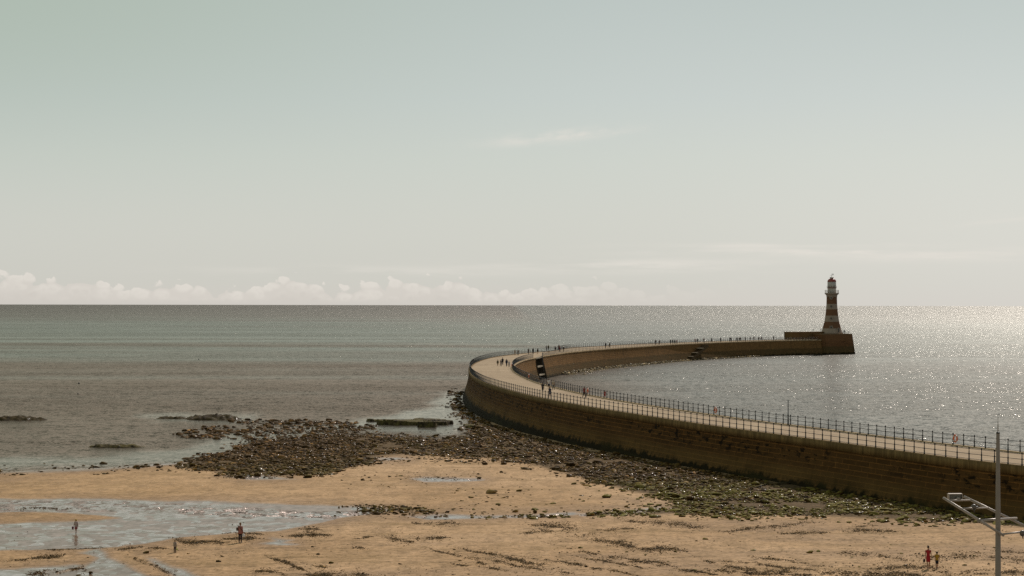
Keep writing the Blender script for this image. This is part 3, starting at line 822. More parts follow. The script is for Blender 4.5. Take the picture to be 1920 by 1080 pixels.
for a in range(len(cz) - 1):
    for bq in range(nr): F.append((a * nr + bq, a * nr + (bq + 1) % nr, (a + 1) * nr + (bq + 1) % nr, (a + 1) * nr + bq))
head = pier_part('head_wall', V, F, UV, HEADW)
top = [tuple(p - PIER_OFF) for p in head_ring(8.2)]
mb = MB(); mb.add(top, [(0, 1, 2, 3)])
mb.build('head_platform', [paint('head_paving', (.36, .27, .16), .85, .3, .5)], PIER)
ci = coping_material('head_coping', (.30, .21, .11))
# rim of the platform, a little proud of the wall
mb = MB()
rg = head_ring(8.2)
for i in range(4):
    a, b_ = rg[i], rg[(i + 1) % 4]; c_ = sum(rg) / 4
    ina = a + (c_ - a) * .03; inb = b_ + (c_ - b_) * .03; oa = a + (a - c_) * .008; ob = b_ + (b_ - c_) * .008
    mb.hexa([tuple(q + [0, 0, -.38] - PIER_OFF) for q in (ina, inb, ob, oa)], [tuple(q + [0, 0, .06] - PIER_OFF) for q in (ina, inb, ob, oa)])
mb.build('head_coping', [paint('head_rim_stone', (.17, .10, .05), .85, .3, .8, spec=.05)], PIER)
# parapet block: storm wall on the seaward side of the last deck stretch
_i = np.arange(bend + 60, head_i + 5); _q = INNER[_i] - nI[_i] * 6.5
pb0 = _q[np.argmin(np.abs(proj(np.concatenate([_q, np.full((len(_q), 1), 7.0)], 1))[0] - 1487.5))]
mb = MB()
def pb(s, wv, z): q = pb0 + fd * s - fn * wv; return (q[0] - PIER_OFF[0], q[1] - PIER_OFF[1], z)
Lp = max(s_ for s_ in np.linspace(3, 40, 200) if proj(np.array([*(pb0 + fd * s_), 8.5]))[0] < 1551)
mb.hexa([pb(0, 0, 5.5), pb(Lp, 0, 5.5), pb(Lp, 5, 5.5), pb(0, 5, 5.5)], [pb(0, 0, 8.75), pb(Lp, 0, 8.75), pb(Lp, 5, 8.75), pb(0, 5, 8.75)])
mb.hexa([pb(-.15, -.15, 8.76), pb(Lp, -.15, 8.76), pb(Lp, 5.1, 8.76), pb(-.15, 5.1, 8.76)], [pb(-.15, -.15, 9.05), pb(Lp, -.15, 9.05), pb(Lp, 5.1, 9.05), pb(-.15, 5.1, 9.05)])
mb.build('parapet', [paint('parapet_stone', (.15, .085, .036), .85, .45, .35, spec=.05)], PIER)

# ---- railings
def post_mesh():
    mb = MB()
    mb.lathe([(.085, 0), (.085, .04), (.06, .08), (.055, .42), (.05, .46), (.075, .50), (.075, .56), (.045, .6), (.036, .94), (.045, .97), (.07, 1.01), (.072, 1.06), (.05, 1.11), (.012, 1.16)], 8)
    return mb.mesh('rail_post', [IRON])
POSTM = post_mesh()
pv = np.empty(len(POSTM.vertices) * 3, np.float32); POSTM.vertices.foreach_get('co', pv); pv = pv.reshape(-1, 3)
pf = [tuple(p.vertices) for p in POSTM.polygons]

def railing(label, C, N, inset, group, step=1.75, limit=100):
    s = arclen(C); n = int(s[-1] // step)
    st = np.arange(n + 1) * step
    Pp = np.stack([np.interp(st, s, (C - N * inset)[:, i]) for i in range(2)], 1)
    o = np.array([Pp[0, 0], Pp[0, 1], ZD])
    root = tag(empty('railing', tuple(o)), label, 'railing', group)
    P3_ = np.concatenate([Pp, np.full((len(Pp), 1), ZD)], 1)
    px, py, w = proj(P3_)
    vis = (px > -10) & (px < 1932)
    order = [i for i in np.argsort(w) if vis[i]]
    near = set(order[:limit])
    rest = MB()
    for i in range(len(Pp)):
        if i in near:
            p = link('post', POSTM, root); p.location = tuple(P3_[i] - o)
        elif px[i] < 1990:
            rest.add(pv + (P3_[i] - o), pf, 0, True)
    if rest.v: tag(rest.build('post', [IRON], root), kind='stuff')
    for h in (.98, .53, .10):
        mb = MB(); mb.tube([tuple(q - o + [0, 0, h]) for q in P3_], .026 if h > .2 else .022, 6); mb.build('rail', [IRON], root)
    return root
o_end = int(np.argmin(np.linalg.norm(OUTER - pb0, axis=1)))
railing('black iron railing along the outer edge of the pier, above the shaded wall', OUTER[:o_end], nO[:o_end], .22, 'iron railings of the pier')
railing('black iron railing on the harbour edge of the near arm, up to the stair gap', INNER[:r0 - 1], nI[:r0 - 1], .22, 'iron railings of the pier')
railing('black iron railing on the harbour edge of the far arm, stair gap to lighthouse', INNER[r1 + 3:head_i + 14], nI[r1 + 3:head_i + 14], .22, 'iron railings of the pier')
# short railing on the right corner of the head
hr = np.array([hp(s_, 1.4, 0)[:2] for s_ in np.linspace(Lh - 5.5, Lh - 1.6, 6)] + [hp(Lh - 1.6, w_, 0)[:2] for w_ in np.linspace(2.2, 9, 6)])
root = tag(empty('railing', (hr[0, 0], hr[0, 1], 8.26)), 'short low railing at the right hand corner of the pier head, beside the lighthouse', 'railing')
for p in hr[::2]:
    link('post', POSTM, root).location = (p[0] - hr[0, 0], p[1] - hr[0, 1], 0)
for h in (.98, .53):
    mb = MB(); mb.tube([(p[0] - hr[0, 0], p[1] - hr[0, 1], h) for p in hr], .03, 6); mb.build('rail', [IRON], root)

# ---- lighthouse
def stone(name, c, scale=1.2, course=.45):
    m, g, b = new_mat(name)
    co = g.N.new('ShaderNodeTexCoord').outputs['Object']; x, y, z = g.xyz(co)
    n = g.noise(co, scale, 5, .65).outputs['Fac']; vs = g.noise(g.map(co, (1.4, 1.4, .12)), 1, 4, .6).outputs['Fac']
    cc = g.mix(n, tuple(q * .7 for q in c), tuple(q * 1.25 for q in c))
    cc = g.mix(g.m('MULTIPLY', g.ss(.5, .7, vs), .4), cc, tuple(q * .5 for q in c))
    j = g.m('LESS_THAN', g.m('FRACT', g.m('DIVIDE', z, course)), .1)
    cc = g.mix(g.m('MULTIPLY', j, .4), cc, tuple(q * .45 for q in c))
    g.put(b.inputs['Base Color'], cc); b.inputs['Roughness'].default_value = .85; b.inputs['Specular IOR Level'].default_value = .05
    return m
RED = stone('red_sandstone', (.175, .086, .046)); GREY = stone('pale_granite', (.34, .258, .198))
WHITE = paint('white_paint', (.62, .57, .51), .5, .08, 3); REDP = paint('red_dome_paint', (.25, .038, .02), .4, .2, 3)
GLASS = paint('lantern_glass', (.46, .40, .35), .35, .25, 1.2); DKGL = paint('window_dark', (.02, .018, .016), .2, .2, 3)
WIRE = paint('white_iron', (.62, .56, .5), .5, .1, 3)
LC = at_y(1559.6, 620, 788); LZ = 8.2
SCL = 1 / (4.82 * FPX / 788)      # metres per enlarged survey pixel
LH = tag(empty('lighthouse', (LC[0], LC[1], LZ)), 'round lighthouse banded in red and pale stone with red dome on the pier head', 'lighthouse')
LH.scale = (1.06, 1.06, 1)
def lz(zy): return (604 - zy) * SCL
prof = []; sm = []
tw = [(604, 95), (590, 89), (575, 84), (555, 78), (535, 72.5), (515, 67.5), (495, 63), (467, 58), (440, 54.2), (411, 50.6), (383, 48.8), (359, 46.8), (335, 45.5), (305, 44.6), (272, 44)]
for i, (y, hw) in enumerate(tw):
    prof.append((hw * SCL, lz(y)))
    if i < len(tw) - 1:
        ym = (y + tw[i + 1][0]) / 2
        sm.append(1 if (ym > 555 or 440 < ym < 495 or 335 < ym < 383) else 0)
mb = MB(); mb.lathe(prof, 40, segmat=sm); mb.build('tower', [RED, GREY], LH)
mb = MB(); mb.lathe([(44.5 * SCL, lz(272)), (46 * SCL, lz(266)), (46 * SCL, lz(258)), (52 * SCL, lz(250)), (58 * SCL, lz(246)), (60 * SCL, lz(243)), (60 * SCL, lz(236)), (30 * SCL, lz(235.5))], 40)
mb.build('gallery', [GREY], LH)
def ring_rail(name, zy0, zy1, hw, n, rails, mat):
    mb = MB()
    for k in range(n):
        a = 2 * PI * k / n; x, y = hw * SCL * math.cos(a), hw * SCL * math.sin(a)
        mb.tube([(x, y, lz(zy0)), (x, y, lz(zy1))], .045, 5)
    for f in rails:
        z = lz(zy0 + (zy1 - zy0) * f)
        mb.tube([(hw * SCL * math.cos(2 * PI * k / 32), hw * SCL * math.sin(2 * PI * k / 32), z) for k in range(33)], .04, 5, caps=False)
    mb.build(name, [mat], LH)
ring_rail('gallery_railing', 236, 209, 58, 24, (1, .66, .33), WIRE)
mb = MB(); mb.lathe([(36 * SCL, lz(235.4)), (36 * SCL, lz(194)), (37.5 * SCL, lz(193))], 32); mb.build('lantern_base', [WHITE], LH)
mb = MB(); mb.lathe([(37.4 * SCL, lz(193)), (41.5 * SCL, lz(192.5)), (41.5 * SCL, lz(188)), (36.5 * SCL, lz(187.5))], 32); mb.build('walkway', [paint('walkway_red', (.2, .06, .035), .5)], LH)
ring_rail('walkway_railing', 188, 172, 41, 16, (1,), WIRE)
mb = MB(); mb.lathe([(35.6 * SCL, lz(187.4)), (35.6 * SCL, lz(134))], 32); lan = mb.build('lantern', [GLASS], LH)
mb = MB()
for k in range(16):
    a = 2 * PI * k / 16; x, y = 36 * SCL * math.cos(a), 36 * SCL * math.sin(a)
    mb.tube([(x, y, lz(187)), (x, y, lz(134))], .05, 5)
for yy in (170, 152): mb.tube([(36 * SCL * math.cos(2 * PI * k / 32), 36 * SCL * math.sin(2 * PI * k / 32), lz(yy)) for k in range(33)], .035, 5, caps=False)
mb.build('glazing_bars', [WHITE], lan)
dome = [(37.5 * SCL, lz(134.5)), (37.8 * SCL, lz(130))] + [(36.5 * SCL * math.cos(t), lz(130 - 27 * math.sin(t))) for t in np.linspace(0.05, 1.15, 8)]
mb = MB(); mb.lathe(dome, 32); dm = mb.build('dome', [REDP], LH)
mb = MB(); mb.lathe([(15 * SCL, lz(106)), (15 * SCL, lz(97)), (17.5 * SCL, lz(96)), (17.5 * SCL, lz(93)), (8 * SCL, lz(91))], 20); mb.build('ventilator', [WHITE], dm)
mb = MB()
mb.tube([(0, 0, lz(92)), (0, 0, lz(62))], .05, 6); mb.tube([(-.75, 0, lz(77)), (.75, .0, lz(77))], .035, 5)
mb.tube([(.15, 0, lz(66)), (.75, .1, lz(66))], .035, 5); mb.box((.45, .05, lz(66)), (.5, .03, .3)); mb.ball((0, 0, lz(84)), .12, 8)
mb.build('weather_vane', [IRON], dm)
vd = Vector((-LC[0], -LC[1], 0)).normalized(); va = math.atan2(vd.y, vd.x)
def tower_hw(zy):
    for (y0, h0), (y1, h1) in zip(tw[:-1], tw[1:]):
        if y1 <= zy <= y0: return h0 + (h1 - h0) * (y0 - zy) / (y0 - y1)
def opening(name, dpx, zy, wpx, hpx, quoin, mat=DKGL):
    hw = tower_hw(zy); a = va + math.asin(max(-1, min(1, dpx / hw)))
    R = Matrix.Rotation(a - PI / 2 + PI, 3, 'Z')     # local -Y faces outward
    c = Vector((hw * SCL * math.cos(a), hw * SCL * math.sin(a), lz(zy)))
    out = Vector((math.cos(a), math.sin(a), 0))
    mb = MB()
    for sx in (-1, 1):
        mb.box(c + R @ Vector((sx * (wpx / 2 + 2) * SCL, 0, 0)), (4.2 * SCL, .5, (hpx + 8) * SCL), R=R)
        if quoin:
            mb.box(c + R @ Vector((sx * (wpx / 2 + 8) * SCL, 0, 0)) - out * .03, (8 * SCL, .44, hpx * .35 * SCL), R=R)
            mb.box(c + R @ Vector((sx * (wpx / 2 + 6) * SCL, 0, (hpx / 2 + 2) * SCL)) - out * .035, (5 * SCL, .44, hpx * .25 * SCL), R=R)
    mb.box(c + Vector((0, 0, (hpx / 2 + 3) * SCL)), (wpx * SCL, .5, 5.5 * SCL), R=R); mb.box(c - Vector((0, 0, (hpx / 2 + 3) * SCL)), (wpx * SCL, .5, 5.5 * SCL), R=R)
    fr = mb.build('door' if name == 'door' else 'window', [GREY], LH)
    mb = MB(); mb.box(c + out * .05, (wpx * SCL, .3, hpx * SCL), R=R)
    mb.build('door_leaf' if name == 'door' else 'pane', [mat], fr)
for zy, q in ((280, True), (357, False), (465, False), (545, True)): opening('window', -5, zy, 13, 17, q)
opening('door', 54, 577, 14, 44, False)

# ---- mast, lifebuoys and floats
def near_inner(px_, lo=0, hi=None):
    hi = hi or bend
    k = np.argmin(np.abs(pi_[lo:hi] - px_)) + lo
    return INNER[k] - nI[k] * .22, nI[k]
p, n = near_inner(1487)
mb = MB(); mb.tube([(0, 0, 0), (0, 0, 1.0), (0, 0, 1.05), (0, 0, 2.75)], [.08, .07, .055, .045], 8); 
mast = tag(empty('mast', (p[0] + n[0] * -.2, p[1] + n[1] * -.2, ZD)), 'tall thin black mast standing at the harbour side railing of the near arm', 'mast')
mb.build('pole', [IRON], mast); mb = MB(); mb.lathe([(.12, -.005), (.12, .05), (.09, .09), (.085, .5), (.06, .55)], 10); mb.build('base', [IRON], mast)
mb = MB(); mb.ball((0, 0, 1.05), .1); mb.build('collar', [IRON], mast)
ORANGE = paint('lifebuoy_orange', (.62, .13, .04), .5, .2, 6); BAND = paint('lifebuoy_band', (.7, .66, .6), .5, .1)
def lifebuoy(px_, lo, hi, label):
    p, n = near_inner(px_, lo, hi)
    q = p - n * .1
    r = tag(empty('lifebuoy', (q[0], q[1], ZD + .62), math.atan2(n[1], n[0]) + PI / 2), label, 'lifebuoy', 'orange lifebuoys on the pier railings')
    mb = MB(); R_, r_ = .29, .085
    mb.tube([(R_ * math.cos(2 * PI * k / 24), 0, R_ * 1.12 * math.sin(2 * PI * k / 24)) for k in range(25)], r_, 8, caps=False); mb.build('ring', [ORANGE], r)
    for k in range(4):
        a = PI / 4 + k * PI / 2
        mb = MB(); mb.tube([(R_ * math.cos(a + d), 0, R_ * 1.12 * math.sin(a + d)) for d in (-.16, 0, .16)], r_ + .006, 8); mb.build('band', [BAND], r)
lifebuoy(1798, 0, bend, 'orange ring lifebuoy on the harbour railing nearest the grey lamp mast')
lifebuoy(1346, 0, bend, 'orange lifebuoy on the harbour railing between the tall thin mast and the walkers')
lifebuoy(1107, 0, bend, 'orange lifebuoy on the harbour railing beside the walker in dark red top')
lifebuoy(994.5, 0, bend, 'orange lifebuoy on the railing right where the pier bends, below the dark stair recess')
lifebuoy(962.5, bend - 25, bend + 8, 'small orange lifebuoy at the leftmost point of the harbour side railing')
FLOATM = paint('float_dark', (.012, .011, .012), .5)
for (fx, fy, r_, lb) in [(148, 719.5, .22, 'dark float far out on the left sea, the higher of a pair'), (146, 739, .16, 'small dark float just below the higher float on the left sea'), (372.5, 674.5, .2, 'dark float alone on the sea right of the pair')]:
    q = at_z(fx, fy, 0); mb = MB(); mb.lathe([(r_ * .4, -.2), (r_, 0), (r_, r_ * .7), (r_ * .5, r_ * 1.3), (r_ * .25, r_ * 1.5), (r_ * .2, r_ * 2.2)], 10)
    tag(mb.build('float', [FLOATM], None, tuple(q)), lb, 'float')

# ================================================================== ROCKS
def rock_material(name, green, base=((.036, .019, .006), (.135, .074, .024)), spec=.35):
    m, g, b = new_mat(name)
    P = pos(g); x, y, z = g.xyz(P)
    nz = g.xyz(g.N.new('ShaderNodeNewGeometry').outputs['Normal'])[2]
    n = g.noise(P, 1.3, 4, .65).outputs['Fac']; n2 = g.noise(P, 6, 3, .6).outputs['Fac']
    nb = g.noise(P, .22, 3, .6).outputs['Fac']
    tone = g.node('ShaderNodeAttribute', {'attribute_name': 'tone'}).outputs['Fac']
    c = g.mix(g.ss(.3, .7, n), base[0], base[1])
    c = g.mix(1.0, c, g.ramp(tone, [(0, (.45, .42, .40)), (.45, (1, 1, 1)), (.8, (1.0, .95, .85)), (.92, (2.1, 1.9, 1.6)), (1, (3.6, 3.4, 3.0))]), 'MULTIPLY')
    c = g.mix(g.m('MULTIPLY', g.ss(.6, .78, n2), .5), c, tuple(min(.4, q * 2.6) for q in base[1]))
    gm = g.m('MULTIPLY', g.ss(.2, .8, nz), g.ss(.40, .56, g.m('ADD', g.m('MULTIPLY', nb, .6), g.m('MULTIPLY', n, .4))))
    if green == 'map':
        # weed is greener towards the shore end of the pier
        gm = g.m('MULTIPLY', gm, g.m('MULTIPLY', g.mr(g.ss(-8, 14, x), 0, 1, .3, 1.5), g.ss(215, 180, g.m('SUBTRACT', y, g.m('MULTIPLY', g.ss(10, -15, x), 40)))))
        gm = g.m('ADD', gm, g.m('MULTIPLY', g.m('MULTIPLY', g.ss(-35, -10, x), .34), g.ss(.5, .62, n)))
    else: gm = g.m('MULTIPLY', gm, green)
    c = g.mix(g.m('MINIMUM', gm, .9), c, g.mix(n2, (.085, .068, .012), (.27, .215, .042)))
    g.put(b.inputs['Base Color'], c)
    g.put(b.inputs['Roughness'], g.mix(g.ss(.58, .66, n2), (.75, .75, .75), (.28, .28, .28))); g.put(b.inputs['Specular IOR Level'], g.mr(g.ss(.58, .66, n2), 0, 1, .04, spec))
    return m
ROCKM = rock_material('weedy_rock', 'map')
APRONM = rock_material('apron_rock', .25, ((.09, .065, .035), (.40, .31, .20)))
REEFM = rock_material('reef_rock', .1, ((.016, .010, .005), (.06, .040, .02)), .15)
LEDGEM = rock_material('ledge_rock', .35, ((.02, .014, .007), (.085, .062, .032)), .15)
TANM = rock_material('tan_boulder', .04, ((.13, .08, .03), (.36, .24, .10)))

def rock_variants(sub, n, seed):
    r = np.random.default_rng(seed); out = []
    for k in range(n):
        bm = bmesh.new(); bmesh.ops.create_icosphere(bm, subdivisions=sub, radius=1)
        V = np.array([v.co[:] for v in bm.verts]); F = np.array([[v.index for v in f.verts] for f in bm.faces]); bm.free()
        for q in range(7):
            d = r.normal(size=3); d /= np.linalg.norm(d); h = r.uniform(.45, .85)
            e = V @ d; V = V - np.maximum(e - h, 0)[:, None] * d
        V *= 1 + r.uniform(-.1, .1, (len(V), 1))
        out.append((V, F))
    return out
RV = rock_variants(2, 8, 5); RVs = rock_variants(1, 8, 6)
def toned(me, t):
    at = me.attributes.new('tone', 'FLOAT', 'POINT'); at.data.foreach_set('value', np.broadcast_to(np.asarray(t, np.float32), len(me.vertices)).copy()); return me
BOULDER_ME = [toned(mesh_np('boulder', v, f, [ROCKM]), .1 + .11 * k) for k, (v, f) in enumerate(RV)]
BOULDER_AP = [toned(mesh_np('boulder', v, f, [APRONM]), .3 + .06 * k) for k, (v, f) in enumerate(RV)]

pts = []
def scatter_zone(name):
    poly, dens, med, mx = ROCK_ZONES[name]
    W = np.array([at_beach(x, y)[:2] for x, y in poly])
    lo, hi = W.min(0), W.max(0)
    n = int((hi - lo).prod() * dens)
    x = RNG.uniform(lo[0], hi[0], n); y = RNG.uniform(lo[1], hi[1], n)
    px, py, w = proj(np.stack([x, y, beach0(x, y)], -1))
    s = sdf(px, py, poly) + (fbm(x / 4, y / 7, 4, 55) - .5) * 44 + (fbm(x / 1.2, y / 2, 3, 57) - .5) * 16
    keep = (s < RNG.uniform(-1, 1, n) ** 3 * 24 - 3)
    if name in ('field', 'foot'): keep &= (fbm(x / 3.5, y / 6, 4, 66) > RNG.uniform(.26, .52, n))
    if name in ('scatter', 'drift', 'shallows', 'brook'): keep &= (fbm(x / 3, y / 6, 3, 67) > RNG.uniform(.3, .62, n))
    keep &= ~(sdf(x, y, PIERPOLY, 1.0) < .1) & ~harbour_side(x, y)
    x, y, px = x[keep], y[keep], px[keep]
    r = np.minimum(med * np.exp(RNG.normal(-.06, .52, len(x))), mx * 1.2)
    z = np.maximum(terrain_z(x, y), -.07)
    return np.stack([x, y, z, r], 1)
PIERPOLY = [tuple(p) for p in np.concatenate([(OUTER + nO * 1.25)[::8], INNER[::-1][::8]])]
R = np.concatenate([scatter_zone(k) for k in ROCK_ZONES])
# keep walkers' spots clear
R = R[R[:, 3] > .05]
n = len(R)
sc = np.stack([R[:, 3] * RNG.uniform(.8, 1.5, n), R[:, 3] * RNG.uniform(.7, 1.2, n), R[:, 3] * RNG.uniform(.26, .56, n)], 1)
rot = RNG.uniform(0, 2 * PI, n); tilt = RNG.normal(0, .18, (n, 2)); var = RNG.integers(0, 8, n)
posr = R[:, :3].copy(); posr[:, 2] += sc[:, 2] * .35
px, py, w = proj(posr)
size = np.where((px > 0) & (px < 1920) & (py < 1080), R[:, 3] / w, 0)
order = np.argsort(-size)

def rotmat(rz, tx, ty):
    c, s = np.cos(rz), np.sin(rz); z = np.zeros_like(c); o = np.ones_like(c)
    Rz = np.stack([np.stack([c, -s, z], -1), np.stack([s, c, z], -1), np.stack([z, z, o], -1)], -2)
    c, s = np.cos(tx), np.sin(tx); Rx = np.stack([np.stack([o, z, z], -1), np.stack([z, c, -s], -1), np.stack([z, s, c], -1)], -2)
    c, s = np.cos(ty), np.sin(ty); Ry = np.stack([np.stack([c, z, s], -1), np.stack([z, o, z], -1), np.stack([-s, z, c], -1)], -2)
    return Rz @ Rx @ Ry
def rock_mass(name, idx, posr, sc, rot, tilt, var, mat, label, small=.24):
    Vs, Fs, Ts, off = [], [], [], 0
    for lib, sel in ((RV, sc[idx, 0] > small), (RVs, sc[idx, 0] <= small)):
        for k in range(8):
            j = idx[sel & (var[idx] == k)]
            if not len(j): continue
            v, f = lib[k]
            Rm = rotmat(rot[j], tilt[j, 0], tilt[j, 1])
            P = np.einsum('nij,nvj->nvi', Rm, v[None] * sc[j][:, None, :]) + posr[j][:, None, :]
            Ts.append(np.repeat(RNG.uniform(0, 1, len(j)), len(v))); Vs.append(P.reshape(-1, 3)); Fs.append((f[None] + (np.arange(len(j)) * len(v))[:, None, None]).reshape(-1, 3) + off); off += len(j) * len(v)
    me = toned(mesh_np(name, np.concatenate(Vs), np.concatenate(Fs), [mat]), np.concatenate(Ts))
    return tag(link(name, me), label, kind='stuff')
NB = 236
for j in order[:NB]:
    o = link('boulder', BOULDER_ME[var[j]]); o.location = posr[j]; o.scale = sc[j]; o.rotation_euler = (tilt[j, 0], tilt[j, 1], rot[j])
    tag(o, 'dark weedy boulder among the rocks of the foreshore below the pier', 'boulder', 'boulders of the rocky foreshore')
rock_mass('foreshore_rocks', order[NB:], posr, sc, rot, tilt, var, ROCKM, 'countless dark weed covered rocks of the foreshore at the foot of the pier wall')


# rock apron along the waterline of the far arm
i0, i1 = idx_px(1046, bend), idx_px(1425, bend)
ap = []
for k in range(1500):
    i = int(RNG.uniform(i0, i1)); f = (i - i0) / (i1 - i0)
    wmax = 3.6 * (1 - f) + .9
    o = 1.25 + abs(RNG.normal(0, .5)) * wmax
    p = INNER[i] + nI[i] * o; r = min(.75, .30 * math.exp(RNG.normal(0, .4))) * (1 - .35 * f)
    ap.append((p[0], p[1], max(-.25, .55 - .30 * (o - 1.2)) * (1 - .5 * f), r))
ap = np.array(ap); n2 = len(ap)
sc2 = np.stack([ap[:, 3] * RNG.uniform(.9, 1.5, n2), ap[:, 3] * RNG.uniform(.8, 1.2, n2), ap[:, 3] * RNG.uniform(.6, .95, n2)], 1)
rot2 = RNG.uniform(0, 6.28, n2); tilt2 = RNG.normal(0, .3, (n2, 2)); var2 = RNG.integers(0, 8, n2)
_, _, w2 = proj(ap[:, :3]); ord2 = np.argsort(-ap[:, 3] / w2)
for j in ord2[:60]:
    o = link('boulder', BOULDER_AP[var2[j]]); o.location = ap[j, :3]; o.scale = sc2[j]; o.rotation_euler = (tilt2[j, 0], tilt2[j, 1], rot2[j])
    tag(o, 'pale boulder in the row along the waterline of the far harbour wall', 'boulder', 'pale boulders at the foot of the harbour wall')
rock_mass('waterline_rocks', ord2[60:], ap[:, :3], sc2, rot2, tilt2, var2, APRONM, 'row of pale rocks along the waterline below the far harbour wall')

def slab(name, px0, px1, pyc, depth, h, label, seed, cells=9, mat=None, zbase=0.0):
    c = at_z((px0 + px1) / 2, pyc, zbase); L_ = (px1 - px0) / FPX * np.linalg.norm(c[:2])
    r = np.random.default_rng(seed)
    nx, ny = max(30, int(L_ * 9)), max(24, int(depth * 6))
    u, v = np.meshgrid(np.linspace(-1.05, 1.05, nx), np.linspace(-1.05, 1.05, ny))
    x = u * L_ / 2; y = v * depth / 2
    C = np.stack([r.uniform(-1, 1, cells) * L_ / 2, r.uniform(-1, 1, cells) * depth / 2], 1)
    wx = x + (fbm(x / .8, y / .8, 3, seed) - .5) * .9; wy = y + (fbm(x / .8, y / .8, 3, seed + 3) - .5) * .9
    D = np.sqrt(((wx[..., None] - C[:, 0]) / 1.7) ** 2 + (wy[..., None] - C[:, 1]) ** 2)
    k = D.argmin(-1); Ds = np.sort(D, -1); crack = sstep(0, .16, Ds[..., 1] - Ds[..., 0])
    hh = r.uniform(.45, 1, cells); hh = hh * (1 - .25 * np.abs(C[:, 0]) / (L_ / 2)); tx, ty = r.normal(0, .05, cells), r.normal(.03, .06, cells)
    top_ = h * hh[k] + (x - C[k, 0]) * tx[k] + (y - C[k, 1]) * ty[k]
    lay = np.floor(top_ / .14) * .14 * .6 + top_ * .4
    edge = 1 - np.abs(u) ** 3 - np.abs(v) ** 3 + (fbm(x / 1.3, y / 1.3, 3, seed + 7) - .5) * .7
    edge = edge - .35 * (r.uniform(0, 1, cells)[k] > .72); m_ = sstep(.10, .2, edge)
    z = (lay * (.35 + .65 * crack) + (fbm(x * 3, y * 3, 3, seed + 9) - .5) * .10) * m_ - .5 * (1 - m_)
    me = toned(mesh_np(name, np.stack([x, y, z], -1).reshape(-1, 3), grid_faces(ny, nx), [mat or LEDGEM]), .5)
    return tag(link(name, me, None, tuple(c)), label, 'rock slab')
# flat reefs and slabs: one height field each
def reef(name, px0, px1, pyc, depth, h, label, seed, mat=REEFM, zbase=0.0, terr=.16, slope=.3, cat='reef'):
    c = at_z((px0 + px1) / 2, pyc, zbase); L_ = (px1 - px0) / FPX * np.linalg.norm(c[:2] - 0)
    nx, ny = max(24, int(L_ * 6)), 26
    u, v = np.meshgrid(np.linspace(-1, 1, nx), np.linspace(-1, 1, ny))
    x = u * L_ / 2; y = v * depth / 2
    env = 1 - np.abs(u) ** 2.6 - np.abs(v) ** 2.4 * (1 + .4 * vnoise(u * 4, v * 0, seed))
    n_ = fbm(x / 2.2 + seed, y / 1.6, 4, seed)
    hgt = np.clip(env * 1.3, -1, 1) * (.45 + n_ * 1.0) - .18 + slope * .15 * v
    hgt = hgt * h + (fbm(x / .6 + seed, y / .8, 3, seed + 9) - .5) * .9 * h * np.clip(env * 2, 0, 1)
    q = np.floor(hgt / terr) * terr + terr * sstep(.55, 1.0, (hgt / terr) % 1)
    z = np.where(hgt > 0, .35 * hgt + .65 * q, hgt * 1.6) + (fbm(x * 2.5, y * 2.5, 3, seed + 4) - .5) * .16 * (hgt > -.05)
    z = np.maximum(z, -.5)
    me = toned(mesh_np(name, np.stack([x, y, z], -1).reshape(-1, 3), grid_faces(ny, nx), [mat]), .5)
    o = link(name, me, None, tuple(c)); return tag(o, label, cat)
reef('reef', -60, 92, 787, 5, .66, 'low dark reef in the sea cut by the left edge of the picture', 3)
reef('reef', 290, 352, 784.5, 3, .4, 'thin dark strip of reef just left of the longest reef', 29)
reef('reef', 340, 458, 786, 7, .82, 'longest dark reef standing in the sea off the rocky spit', 12)
reef('reef', 163, 275, 838, 3.6, .5, 'green topped low reef in the shallows nearest the beach on the left', 21, LEDGEM)
slab('rock_slab', 684, 722, 790, 2.2, .42, 'narrow dark slab at the left end of the flat slabs off the pier bend', 31, 4)
slab('rock_slab', 703, 850, 794, 11, .85, 'wide layered slab of rock in the pool left of the pier bend', 41, 13)
slab('rock_slab', 782, 824, 800.5, 2.6, .95, 'dark block shaped slab in front of the wide layered slab', 52, 2)
slab('rock_slab', 866, 932, 801, 5.5, .75, 'green topped slab lying against the foot of the pier bend', 61, 7)

def stone_at(px_, py_, wpx, hpx, label, mat=TANM, name='boulder', k=0, flat=1.0):
    q = at_beach(px_, py_); q[2] = terrain_z(np.array([q[0]]), np.array([q[1]]))[0]
    d = np.linalg.norm(q[:2]); sx = wpx / 2 / FPX * d * 1.15; sz = hpx / 2 / FPX * d * 1.1
    o = link(name, toned(mesh_np(name, RV[k][0], RV[k][1], [mat]), .5)); o.scale = (sx, sx * .75 * flat, sz); o.location = (q[0], q[1], q[2] + sz * .55)
    o.rotation_euler = (.06, .04, .3 + k); return tag(o, label, 'boulder')
stone_at(922, 926, 23, 12, 'lone tan boulder on the open sand below the rocky foreshore', k=2)
stone_at(1139, 933.5, 20, 8, 'low dark stone alone on the sand near the tip of the rocks', ROCKM, k=3)
stone_at(1003, 962, 9, 9, 'small upright dark stone on the wet strip of the brook', ROCKM, k=4)
stone_at(983, 880, 30, 5, 'long flat dark slab on the sand edge beside the rocks', ROCKM, k=5, flat=.5)
stone_at(482, 892, 18, 9, 'reddish dark boulder at the lower edge of the dark rock field', ROCKM, k=1)
stone_at(1465, 908, 30, 5, 'flat green slab lying against the foot of the shaded wall', LEDGEM, k=6, flat=.6)
stone_at(1286, 906, 22, 5, 'long pale slab among the rocks below the shaded wall', TANM, k=7, flat=.6)
stone_at(170, 1076, 9, 5, 'small dark stone beside the lower stream near the bottom left', ROCKM, k=0)

